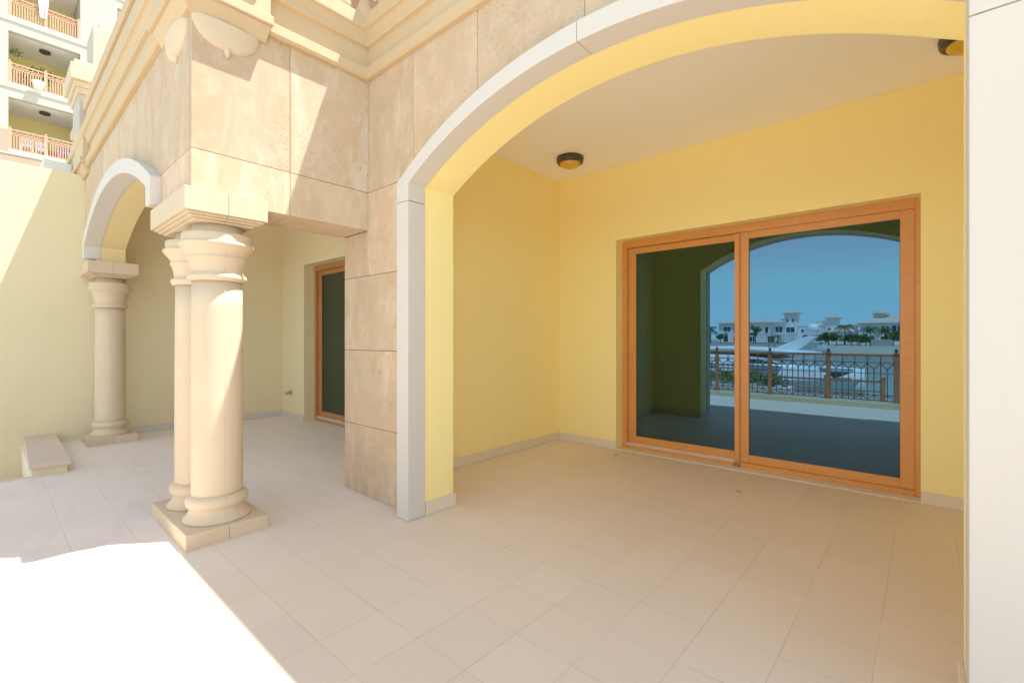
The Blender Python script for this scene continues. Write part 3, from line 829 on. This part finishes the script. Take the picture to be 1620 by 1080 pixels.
mb = MB(); mb.box(-9.0, -2.9, -5.75, -4.9, -1.249, -.12); mb.build('trough', M['white'], pt, bevel=.02)
mb = MB()
for i in range(26): leaves(mb, 110, (-8.8+i*.225, -5.3+random.uniform(-.15, .15), .0+random.uniform(-.03, .12)), (.26, .36, .22), .055)
mb.build('shrub_foliage', M['leaf'], pt)

# ------------------------------------------------------------------ YACHT
def loft(mb, secs, smooth=True, close=True):
    k = len(secs[0]); vs = [v for s_ in secs for v in s_]; fs = []
    for i in range(len(secs)-1):
        for j in range(k - (0 if close else 1)): fs.append((i*k+j, i*k+(j+1) % k, (i+1)*k+(j+1) % k, (i+1)*k+j))
    fs += [tuple(reversed(range(k))), tuple(len(vs)-k+j for j in range(k))]
    mb.add(vs, fs, smooth)
Y_ = empty('yacht', (-10, -25.5, -2.6), 'large white motor yacht with dark windows and a white radar dome, moored at the quay', 'yacht')
mb = MB(); secs = []
for x, hw, zd, zk in ((-19, 2.3, -.35, -2.9), (-15, 2.5, -.35, -3), (-11, 2.5, -.36, -3), (-8, 2.2, -.40, -3), (-5.8, 1.55, -.46, -2.95), (-4.3, .75, -.52, -2.8), (-3.3, .16, -.56, -1.6), (-2.75, .03, -.58, -.9)):
    secs.append([(x, -25.5+hw, zd), (x, -25.5+hw*.86, -1.5), (x, -25.5+hw*.62, -2.4), (x, -25.5, zk), (x, -25.5-hw*.62, -2.4), (x, -25.5-hw*.86, -1.5), (x, -25.5-hw, zd)])
loft(mb, secs); mb.build('hull', M['gel'], Y_)
mb = MB(); mb.tube([(-19, -23.17, -.42), (-15, -22.97, -.42), (-11, -22.97, -.43), (-8, -23.27, -.47), (-5.8, -23.92, -.53), (-4.3, -24.72, -.59), (-3.3, -25.32, -.63)], .045, 6); mb.build('rubbing_strake', M['grey'], Y_)
mb = MB(); mb.tube([(-19, -23.25, -.72), (-15, -23.05, -.72), (-11, -23.05, -.73), (-8, -23.35, -.76), (-5.8, -24.0, -.80)], .03, 6); mb.build('hull_stripe', M['blue'], Y_)
for k_ in range(9):
    xx = -17.5+k_*1.6; mb = MB(); mb.tube([(xx, -23.3-max(0, xx+9)*.25, -.36), (xx, -23.3-max(0, xx+9)*.25, -.02)], .018, 5); mb.build('stanchion', M['steel'], Y_)
mb = MB(); mb.tube([(-17.5, -23.3, -.02), (-9, -23.3, -.02), (-6.3, -23.97, -.04), (-4.7, -24.37, -.04)], .018, 5); mb.build('guard_rail', M['steel'], Y_)
mb = MB(); 
for x in (-14.6, -12.3, -8.96, -8.3, -6.1, -5.55): mb.box(x-.18, x+.18, -25.5+2.16, -25.5+2.5 if x < -7 else -25.5+1.9, -1.0, -.85)
split_boxes('porthole', mb, M['dark'], Y_, 0)
mb = MB(); secs = []
for x, hw, z0, z1 in ((-18, 1.9, -.5, .12), (-14, 2.0, -.5, .2), (-10, 2.0, -.5, .16), (-8, 1.8, -.5, .02), (-6.6, 1.4, -.5, -.2), (-5.4, .9, -.52, -.47)):
    secs.append([(x, -25.5+hw, z0), (x, -25.5+hw*.88, z1), (x, -25.5-hw*.88, z1), (x, -25.5-hw, z0)])
loft(mb, secs, False); dk = mb.build('deckhouse', M['gel'], Y_, bevel=.04)
mb = MB(); mb.add([(-16,-23.48,-.28),(-8.4,-23.60,-.32),(-6.3,-24.02,-.44),(-8.2,-23.72,-.12),(-16,-23.58,-.02),(-16,-23.75,-.15),(-8.4,-23.9,-.2)], [(0,1,3,4),(1,2,3),(0,5,1),(4,3,6,5)])
mb.build('side_window', M['dark'], dk)
mb = MB(); secs = []
for x, hw, z0, z1 in ((-17, 1.75, .14, .46), (-13, 1.85, .2, .66), (-10.5, 1.85, .16, .74), (-8.6, 1.8, .04, .70), (-6.6, 1.6, .0, .56), (-4.9, 1.1, .1, .42)):
    secs.append([(x, -25.5+hw*.9, max(z0, z1-.28)), (x, -25.5+hw, z1-.16), (x, -25.5+hw*.75, z1), (x, -25.5-hw*.75, z1), (x, -25.5-hw, z1-.16), (x, -25.5-hw*.9, max(z0, z1-.28))])
loft(mb, secs, True); up = mb.build('hardtop', M['gel'], Y_)
mb = MB(); mb.add([(-15,-24.0,.12),(-8.0,-24.1,.0),(-6.2,-24.4,.05),(-7.2,-24.1,.30),(-9.5,-23.95,.42),(-15,-23.95,.36)], [(0,1,2,3,4,5)]); mb.box(-15, -7, -26.4, -24.3, -.05, .3)
mb.build('windscreen', M['dark'], up)
mb = MB(); mb.add([(-7.6,-25.0,.62),(-6.2,-25.0,.52),(-5.15,-25.1,1.42),(-5.75,-25.1,1.42),(-7.6,-26.2,.62),(-6.2,-26.2,.52),(-5.15,-26.1,1.42),(-5.75,-26.1,1.42)], [(0,1,2,3),(7,6,5,4),(0,4,5,1),(1,5,6,2),(2,6,7,3),(3,7,4,0)])
ra = mb.build('radar_arch', M['gel'], Y_, bevel=.05)
mb = MB(); mb.lathe([(.10,1.40),(.10,1.52),(.20,1.56),(.33,1.70),(.38,1.86),(.36,2.0),(.28,2.14),(.15,2.23),(.02,2.25)], -5.46, -25.6, 0, 24); mb.build('radome', M['gel'], ra)
mb = MB(); mb.lathe([(.42,.38),(.45,.5),(.42,.68),(.25,.80),(.02,.83)], -4.9, -25.5, 0, 20); mb.build('covered_tender', M['grey'], Y_)
for ax_, ay_, az_ in ((-8.0, -25.4, 1.1), (-7.7, -25.6, 1.0)): mb = MB(); mb.tube([(ax_, ay_, .6), (ax_, ay_, az_)], .02, 6); mb.build('aerial', M['black'], Y_)
# second boat
Z_ = empty('motorboat', (-3.2, -20, -2.6), 'smaller white motorboat with a black raked windscreen in front of the yacht', 'boat')
mb = MB(); secs = []
for x, hw, zd, rk in ((-7.6, 1.1, -.95, 0), (-5.8, 1.2, -.92, 0), (-4.6, 1.05, -.88, .1), (-3.6, .7, -.84, .5), (-2.9, .34, -.80, 1.0), (-2.35, .05, -.77, 1.45)):
    secs.append([(x, -20+hw, zd), (x-.08*rk, -20+hw*.96, zd-.1), (x-.55*rk, -20+hw*.75, -1.5), (x-rk, -20, -2.8), (x-.55*rk, -20-hw*.75, -1.5), (x-.08*rk, -20-hw*.96, zd-.1), (x, -20-hw, zd)])
loft(mb, secs); mb.build('hull', M['gel'], Z_)
mb = MB(); mb.add([(-6.2,-19.2,-.9),(-4.1,-19.2,-.86),(-4.5,-19.3,-.32),(-6.0,-19.3,-.3),(-6.2,-20.8,-.9),(-4.1,-20.8,-.86),(-4.5,-20.7,-.32),(-6.0,-20.7,-.3)], [(0,1,2,3),(7,6,5,4),(0,4,5,1),(1,5,6,2),(2,6,7,3),(3,7,4,0)])
mb.build('cabin', M['gel'], Z_, bevel=.05)
mb = MB(); mb.add([(-3.95,-18.98,-.40),(-2.75,-19.3,-.44),(-3.5,-18.98,-.80),(-3.95,-20.6,-.40),(-2.75,-20.6,-.44),(-3.5,-20.6,-.80)], [(0,1,2),(5,4,3),(0,3,4,1),(1,4,5,2),(2,5,3,0)])
mb.build('windscreen', M['dark'], Z_)

# ------------------------------------------------------------------ VILLAS
def hip(mb, x0, x1, y0, y1, z, zr, ov=.8):
    X0, X1, Y0, Y1 = x0-ov, x1+ov, y0-ov, y1+ov
    w_ = min(X1-X0, Y1-Y0)/2
    cy_ = (Y0+Y1)/2; cx_ = (X0+X1)/2
    if X1-X0 > Y1-Y0: a, b = (X0+w_, cy_, zr), (X1-w_, cy_, zr)
    else: a, b = (cx_, Y0+w_, zr), (cx_, Y1-w_, zr)
    vs = [(X0,Y0,z),(X1,Y0,z),(X1,Y1,z),(X0,Y1,z),a,b,(X0,Y0,z-.25),(X1,Y0,z-.25),(X1,Y1,z-.25),(X0,Y1,z-.25)]
    if X1-X0 > Y1-Y0: fs = [(0,1,5,4),(1,2,5),(2,3,4,5),(3,0,4)]
    else: fs = [(0,1,4),(1,2,5,4),(2,3,5),(3,0,4,5)]
    fs += [(0,6,7,1),(1,7,8,2),(2,8,9,3),(3,9,6,0),(6,9,8,7)]
    mb.add(vs, fs)
def villa(name, label, blocks, wins, loc):
    E_ = empty(name, loc, label, 'villa', 'villas across the water')
    for x0, x1, y0, y1, z0, z1, zr in blocks:
        mb = MB(); mb.box(x0, x1, y0, y1, z0, z1); w_ = mb.build('wall', M['villa'], E_)
        if zr: mb = MB(); hip(mb, x0, x1, y0, y1, z1+.26, zr); mb.build('roof', M['tile'], E_)
        else: mb = MB(); mb.box(x0-.15, x1+.15, y0-.15, y1+.15, z1+.001, z1+.3); mb.build('parapet', M['white'], E_)
    for x0, x1, y, z0, z1, ar in wins:
        mb = MB(); e = .12
        mb.box(x0-e, x1+e, y+.001, y+.09, z0-e, z0); mb.box(x0-e, x1+e, y+.001, y+.09, z1, z1+e); mb.box(x0-e, x0, y+.001, y+.09, z0, z1); mb.box(x1, x1+e, y+.001, y+.09, z0, z1)
        nm = max(1, int((x1-x0)/1.0))
        for i in range(1, nm): xx = x0+(x1-x0)*i/nm; mb.box(xx-.05, xx+.05, y+.001, y+.09, z0, z1)
        o = mb.build('window', M['villa'], E_)
        k = MB(); k.quad((x0, y+.03, z0), (x1, y+.03, z0), (x1, y+.03, z1), (x0, y+.03, z1)); 
        if ar:
            cx_ = (x0+x1)/2; r = (x1-x0)/2
            pts = [(cx_+r*math.cos(PI*i/12), y+.03, z1+r*math.sin(PI*i/12)) for i in range(13)]
            k.add(pts, [tuple(range(13))])
        k.build('pane', M['dark'], o)
    return E_
yb = -180
villa('villa', 'long white two storey villa with square lookout tower across the water',
      [(-60, -52, yb-10, yb+1, -.3, 6.9, 8.9), (-52, -40.5, yb-10, yb, -.3, 6.9, 8.6), (-40.5, -37.6, yb-8, yb+2.2, -.3, 6.8, 8.3), (-37.5, -33.7, yb-4, yb+1.5, -.3, 10.0, 11.4), (-33.6, -26.9, yb-9, yb-.5, -.3, 5.4, 0)],
      [(-58.2, -55.8, yb+1, 3.9, 5.6, 0), (-58.3, -56.6, yb+1, -.1, 2.4, 1), (-54.6, -53.0, yb+1, 3.5, 5.4, 0), (-54.6, -53.0, yb+1, -.1, 2.0, 0), (-50.5, -49.6, yb, 4.2, 5.2, 0), (-47.5, -46.4, yb, 3.2, 5.4, 0), (-50.7, -47.0, yb, -.1, 1.9, 0), (-44.0, -43.0, yb, 3.2, 5.4, 0),
       (-40.2, -37.9, yb+2.2, 3.4, 5.4, 0), (-43.5, -40.8, yb, -.1, 2.0, 0), (-36.9, -34.3, yb+1.5, 3.4, 5.2, 0), (-36.9, -36.2, yb+1.5, 7.0, 7.9, 1), (-35.1, -34.4, yb+1.5, 7.0, 7.9, 1), (-32.4, -30.2, yb-.5, -.1, 1.4, 1), (-32.6, -31.8, yb-.5, 3.4, 4.4, 0), (-29.6, -28.7, yb-.5, 3.0, 4.2, 1)], (-46, yb, -.3))
pg = empty('pergola', (-40, yb+5, -.3), 'long white flat pergola terrace in front of the tower villa', 'pergola')
mb = MB(); mb.box(-46, -33.5, yb+3, yb+7, 2.35, 2.65); mb.build('canopy', M['white'], pg)
for x in (-45.6, -41.8, -37.9, -34.2): mb = MB(); mb.box(x-.2, x+.2, yb+6.5, yb+6.9, -.4, 2.349); mb.build('post', M['white'], pg)
villa('villa', 'white villa with one small tower and a gabled front, middle of the far shore',
      [(-26.3, -22.9, yb-14, yb-8, -.3, 8.3, 9.9), (-22.9, -17.8, yb-16, yb-9, -.3, 5.6, 6.6), (-30.5, -26.4, yb-12, yb-8.5, -.3, 7.2, 0)],
      [(-25.8, -24.9, yb-8, 3.4, 4.8, 1), (-22.3, -21.4, yb-9, 3.2, 4.4, 0), (-20.6, -19.7, yb-9, 3.2, 4.4, 0)], (-23, yb-10, -.3))
villa('villa', 'low tan roofed villa half hidden behind dark shrubs across the water',
      [(-24.6, -16.9, yb-6, yb-.5, -.6, 3.3, 5.1)], [(-22.9, -21.9, yb-.5, .9, 2.2, 0), (-20.0, -18.7, yb-.5, .4, 2.2, 0)], (-21, yb-3, -.6))
villa('villa', 'broad pale villa with hipped roof and round roof turret on the right',
      [(-16.0, 6, yb-12, yb, -.9, 6.0, 8.9)],
      [(-14.3, -13.2, yb, 2.9, 5.2, 0), (-10.4, -9.6, yb, 3.0, 5.2, 0), (-9.2, -8.6, yb, 3.0, 5.2, 0), (-7.8, -6.7, yb, 3.0, 5.3, 0), (-6.4, -5.4, yb, 3.0, 5.3, 0), (-10.6, -8.9, yb, -.7, 1.9, 0), (-2, -.8, yb, 3, 5.2, 0)], (-6, yb, -.9))
vt = empty('roof_turret', (-11, yb-6, 7.6), 'round grey turret with shallow conical cap on the right villa roof', 'turret')
mb = MB(); mb.lathe([(1.6,7.0),(1.6,9.2),(1.75,9.3)], -11.2, yb-5, 0, 20); mb.build('drum', M['white'], vt)
mb = MB(); mb.lathe([(2.3,9.31),(2.2,9.5),(1.2,10.3),(.1,10.9)], -10.8, yb-5, 0, 20); mb.build('cap', M['tile'], vt)
mb = MB(); mb.box(-12, -7.2, -165, -164.5, -1.6, .9); o = mb.build('garden_wall', M['quay']); tag(o, 'grey garden wall at the top of the beach', 'wall')

# trees across the water
def palm(x, y, z0, h, r, label, seed):
    random.seed(seed)
    E_ = empty('palm_tree', (x, y, z0), label, 'palm tree', 'palms along the far shore')
    mb = MB(); mb.tube([(x, y, z0), (x+.1, y, z0+h*.5), (x+.05, y, z0+h)], [.26, .2, .17], 8); mb.build('trunk', M['bark'], E_)
    mb = MB()
    for i in range(34):
        a = i*2.399; el = random.uniform(-.2, 1.25)
        d = Vector((math.cos(a), math.sin(a), 0)); L = r*random.uniform(.8, 1.15)
        pts = []
        for k in range(7):
            u = k/6; pts.append(Vector((x, y, z0+h)) + d*L*u*math.cos(el*.7) + Vector((0, 0, L*(math.sin(el)*u - 1.0*u*u*.75))))
        sd = d.cross(Vector((0, 0, 1)))
        for k in range(6):
            for sg in (-1, 1):
                for t_ in (0, .5):
                    p = pts[k].lerp(pts[k+1], t_); w_ = .42*L*math.sin(PI*(.12+.8*(k+t_)/6))*.6
                    mb.add([p, p+(pts[k+1]-pts[k])*.35, p+sd*sg*w_+(pts[k+1]-pts[k])*.6+Vector((0, 0, -w_*.45))], [(0, 1, 2)])
    mb.build('crown', M['palm'], E_)
def tree(x, y, z0, h, r, label, seed, mat='leafd', name='tree'):
    random.seed(seed)
    E_ = empty(name, (x, y, z0), label, 'tree', 'trees along the far shore')
    mb = MB(); mb.tube([(x, y, z0), (x+.1, y, z0+h*.55)], [.2, .1], 7)
    for i in range(4):
        a = i*1.7; mb.tube([(x+.08, y, z0+h*.4), (x+math.cos(a)*r*.6, y+math.sin(a)*r*.6, z0+h*.72)], [.08, .03], 6)
    mb.build('trunk', M['bark'], E_)
    mb = MB()
    for i in range(11):
        c_ = (x+random.uniform(-.7, .7)*r, y+random.uniform(-.6, .6)*r, z0+h*random.uniform(.42, .92)); q_ = r*random.uniform(.3, .5)
        leaves(mb, 130, c_, (q_, q_, q_*.8), .22)
    mb.build('crown', M[mat], E_)
palm(-60.9, yb+8, -.5, 5.3, 3.6, 'tall palm at the left end of the far shore', 1)
palm(-19.2, yb+8, -.8, 5.6, 3.2, 'tall palm between the low villa and the broad villa', 2)
palm(-12.6, yb+8, -1.0, 5.0, 3.0, 'left palm of the two in front of the broad villa', 3)
palm(-9.2, yb+9, -1.0, 4.7, 2.9, 'right palm of the two in front of the broad villa', 4)
palm(-38.3, yb+8, -.4, 2.4, 1.5, 'short palm in front of the square lookout tower', 5)
tree(-45.0, yb+9, -.3, 6.2, 2.1, 'slim dark tree in front of the long white villa', 6)
tree(-57.0, yb+9, -.4, 3.2, 1.4, 'round bush like tree by the arched villa window', 7)
tree(-62.5, yb+9, -.5, 2.6, 1.7, 'low tree at the far left edge of the reflected shore', 14)
for i, (x, h, r) in enumerate(((-25.5, 3.6, 2.2), (-23.2, 4.0, 2.3), (-21.0, 3.9, 1.9), (-17.3, 3.4, 2.2), (-15.2, 3.6, 2.3), (-13.6, 2.8, 2.0), (-7.2, 4.0, 2.2), (-5.2, 4.8, 2.3))):
    tree(x, yb+9+i % 3, -1.0, h, r, ['leftmost bushy shrub beside the white gable', 'bushy dark shrub before the low villa wall', 'bushy shrub by the low villa window', 'wide shrub right of the middle palm', 'tall shrub before the left corner of the broad villa', 'small shrub left of the garden wall', 'tall shrub right of the garden wall', 'rightmost shrub at the edge of the reflected shore'][i], 20+i, 'leafd' if i % 2 else 'leaf', 'shrub')

# ------------------------------------------------------------------ APARTMENT TOWER (top left)
T = empty('apartment_tower', (-33, 3, -.4), 'tall cream apartment tower with copper railed balconies behind the yellow wall', 'building')
TX = -31.0
open_y = [(.66, 3.06), (4.45, 7.2), (-3.2, -.6)]
lev = [(9.85, 12.22), (12.86, 15.22), (15.88, 18.24), (18.9, 21.3)]
c = MB(); zs = [-.4]
ys = sorted([v for a in open_y for v in a])
ycols = [(-8, -3.2), (-.6, .66), (3.06, 4.45), (7.2, 12)]
for a, b in ycols: c.box(TX-3, TX, a, b, -.4, 24)
for a, b in open_y:
    z = -.4
    for z0, z1 in lev:
        c.box(TX-3, TX, a, b, z, z0-.12) if z == -.4 else c.box(TX-.28, TX, a, b, z, z0-.12)
        z = z1
    c.box(TX-.28, TX, a, b, z, 24)
c.build('wall', M['tower'], T)
c = MB()
for a, b in open_y:
    for z0, z1 in lev: c.box(TX-3, TX+.04, a+.0, b-.0, z0-.1195, z0)
split_boxes('balcony_slab', c, M['white'], T, 0)
c = MB()
for a, b in open_y:
    for z0, z1 in lev[1:]+[(24, 0)]: c.box(TX-3, TX-.281, a, b, z0-.5, z0-.12)
split_boxes('balcony_soffit', c, M['ceil'], T, 0)
c = MB(); c.box(TX-3.2, TX-3.001, -8, 12, -.4, 24); c.build('back_wall', M['bay'], T)
c = MB(); c.box(TX+.001, TX+.05, -8, 12, 9.62, 9.70)
for z0, z1 in lev[1:]: c.box(TX+.001, TX+.035, -8, 12, z0-.22, z0-.12)
c.build('string_course', M['tower'], T)
c = MB()
for a, b in ((-8, -3.2), (-.6, .66), (3.06, 4.45), (7.2, 12)): c.box(TX+.001, TX+.03, a, b, -.4, 9.6 if a > 0 else 10.72)
for a, b in open_y: c.box(TX+.001, TX+.03, a, b, -.4, 9.6)
c.build('stone_base', mat_cast('tower_base_stone', (.37, .275, .185), .4), T)
for a, b in open_y[:2]:
    for li, (z0, z1) in enumerate(lev):
        mb = MB(); mid = (a+b)/2
        rail_panel(mb, a+.09, mid-.07, TX-.06, z0+.06, z0+.90, 0, 12, .035, False, 'y'); rail_panel(mb, mid+.07, b-.09, TX-.06, z0+.06, z0+.90, 0, 12, .035, False, 'y')
        mb.bar((TX-.06, a, z0+.92), (TX-.06, b, z0+.92), .05, .06)
        o = mb.build('railing', M['railt'], T)
        for y in (a+.05, mid, b-.05):
            k = MB(); k.box(TX-.12, TX, y-.055, y+.055, z0+.001, z0+.98); k.box(TX-.13, TX+.01, y-.03, y+.03, z0+.9805, z0+1.04); k.build('post', M['railt'], o)
        k = MB(); k.box(TX-3.0005, TX-2.9, a+.5, b-.2, z0+.001, z0+1.15 if li == 0 else z0+.01); k.build('screen', M['woodd'], T) if li == 0 else None
        c = MB(); c.lathe([(.21,-.001),(.21,-.08),(.17,-.11),(.1,-.13),(.01,-.14)], TX-1.35, mid+.05, z1+.145, 18); o = c.build('balcony_lamp', M['black'], T)
# things on the balconies
c = MB(); vs = []; n = 14
for i in range(n+1):
    u = i/n
    y = 1.62+.32*u
    for k in range(7):
        z = 16.75 + 1.25*(1-k/6) - .45
        vs.append((TX-.02+.05*math.sin(u*14+k*.5)+.03, y + .10*(k/6-.5)*(1-2*u), z))
fs = [(i*7+k, i*7+k+1, i*7+8+k, i*7+7+k) for i in range(n) for k in range(6)]
c.add(vs, fs, True); o = c.build('towel', M['cloth']); tag(o, 'white cloth hanging over the uppermost visible balcony rail', 'towel')
pp = empty('potted_plant', (TX-.5, 1.55, 12.86), 'leafy green plant in a white pot behind the middle balcony rail', 'plant')
c = MB(); c.lathe([(.15,12.862),(.22,13.2),(.24,13.22),(.2,13.24)], TX+.22, 1.6, -.25+.2, 16); c.build('pot', M['white'], pp)
c = MB(); random.seed(3); leaves(c, 260, (TX-.45, 1.75, 13.75), (.35, .6, .38), .09); leaves(c, 120, (TX-.45, 1.15, 13.3), (.3, .3, .3), .09); c.tube([(TX-.4, 1.55, 12.9), (TX-.45, 1.65, 13.6)], .03, 6); c.build('foliage', M['leaf'], pp)
p2 = empty('tall_plant', (TX-.7, .85, 12.86), 'thin pale tall plant at the left end of the middle balcony', 'plant')
c = MB(); c.tube([(TX-.6, .85, 12.86), (TX-.62, .82, 13.9), (TX-.6, .9, 14.7)], [.025, .018, .01], 6); c.build('stem', M['dry'], p2)
c = MB(); leaves(c, 60, (TX-.6, .92, 14.6), (.1, .22, .28), .07); c.build('foliage', M['leaf'], p2)
def chair(x, y, z, mat, label):
    E_ = empty('balcony_chair', (x, y, z), label, 'chair')
    c = MB(); c.box(x-.22, x+.22, y-.22, y+.22, z+.42, z+.46); c.build('seat', M[mat], E_)
    c = MB(); c.box(x-.22, x-.18, y-.22, y+.22, z+.461, z+.88); c.build('backrest', M[mat], E_)
    for a in (-.19, .19):
        for b in (-.19, .19): c = MB(); c.box(x+a-.02, x+a+.02, y+b-.02, y+b+.02, z+.001, z+.419); c.build('leg', M[mat], E_)
chair(TX-.6, 1.25, 9.85, 'white', 'white chair behind the lowest balcony rail on the left')
chair(TX-.7, 1.75, 9.85, 'cloth', 'pale chair in the middle of the lowest balcony')
chair(TX-.5, 2.55, 9.85, 'blue', 'blue grey chair at the right of the lowest balcony')

# ------------------------------------------------------------------ CAMERA, LIGHT, WORLD
cam = bpy.data.cameras.new('camera'); co = bpy.data.objects.new('camera', cam); COL.objects.link(co)
cam.sensor_width = 36; cam.lens = 737.02*36/1620; cam.shift_y = -5.2/1620
cam.clip_start = .05; cam.clip_end = 6000
co.location = (0, 0, 1.3); co.rotation_euler = (PI/2, 0, math.radians(41.55))
S.camera = co
sd = Vector((.25, .30, 1.0)).normalized()
sun = bpy.data.lights.new('sun', 'SUN'); so = bpy.data.objects.new('sun', sun); COL.objects.link(so)
sun.energy = 3.4; sun.angle = math.radians(.53); sun.color = (1.0, .955, .88)
so.rotation_euler = (-sd).to_track_quat('-Z', 'Y').to_euler(); so.location = (3, 4, 12)
wd = bpy.data.worlds.new('World'); S.world = wd; wd.use_nodes = True
nt = wd.node_tree; bg = nt.nodes['Background']
sky = nt.nodes.new('ShaderNodeTexSky'); sky.sky_type = 'NISHITA'; sky.sun_disc = False
sky.sun_elevation = math.asin(sd.z); sky.sun_rotation = math.atan2(sd.x, sd.y)
sky.dust_density = .05; sky.air_density = 1.0; sky.ozone_density = 3.0; sky.altitude = 2500
mx = nt.nodes.new('ShaderNodeMix'); mx.data_type = 'RGBA'; mx.blend_type = 'MULTIPLY'; mx.inputs[0].default_value = 1
mx.inputs[7].default_value = (1.68, 1.10, .69, 1)
nt.links.new(sky.outputs[0], mx.inputs[6])
dk_ = nt.nodes.new('ShaderNodeMix'); dk_.data_type = 'RGBA'; dk_.blend_type = 'DARKEN'; dk_.inputs[0].default_value = 1
dk_.inputs[7].default_value = (3.1, 5.0, 9.4, 1)     # haze never gets whiter than this
nt.links.new(mx.outputs[2], dk_.inputs[6]); nt.links.new(dk_.outputs[2], bg.inputs[0])
bg.inputs[1].default_value = .15
S.view_settings.view_transform = 'Standard'; S.view_settings.look = 'None'; S.view_settings.exposure = 0; S.view_settings.gamma = 1.22
S.render.engine = 'CYCLES'
S.cycles.film_exposure = 4.15
S.cycles.max_bounces = 12; S.cycles.diffuse_bounces = 10; S.cycles.glossy_bounces = 4
S.cycles.use_denoising = True
S.cycles.sample_clamp_indirect = 6
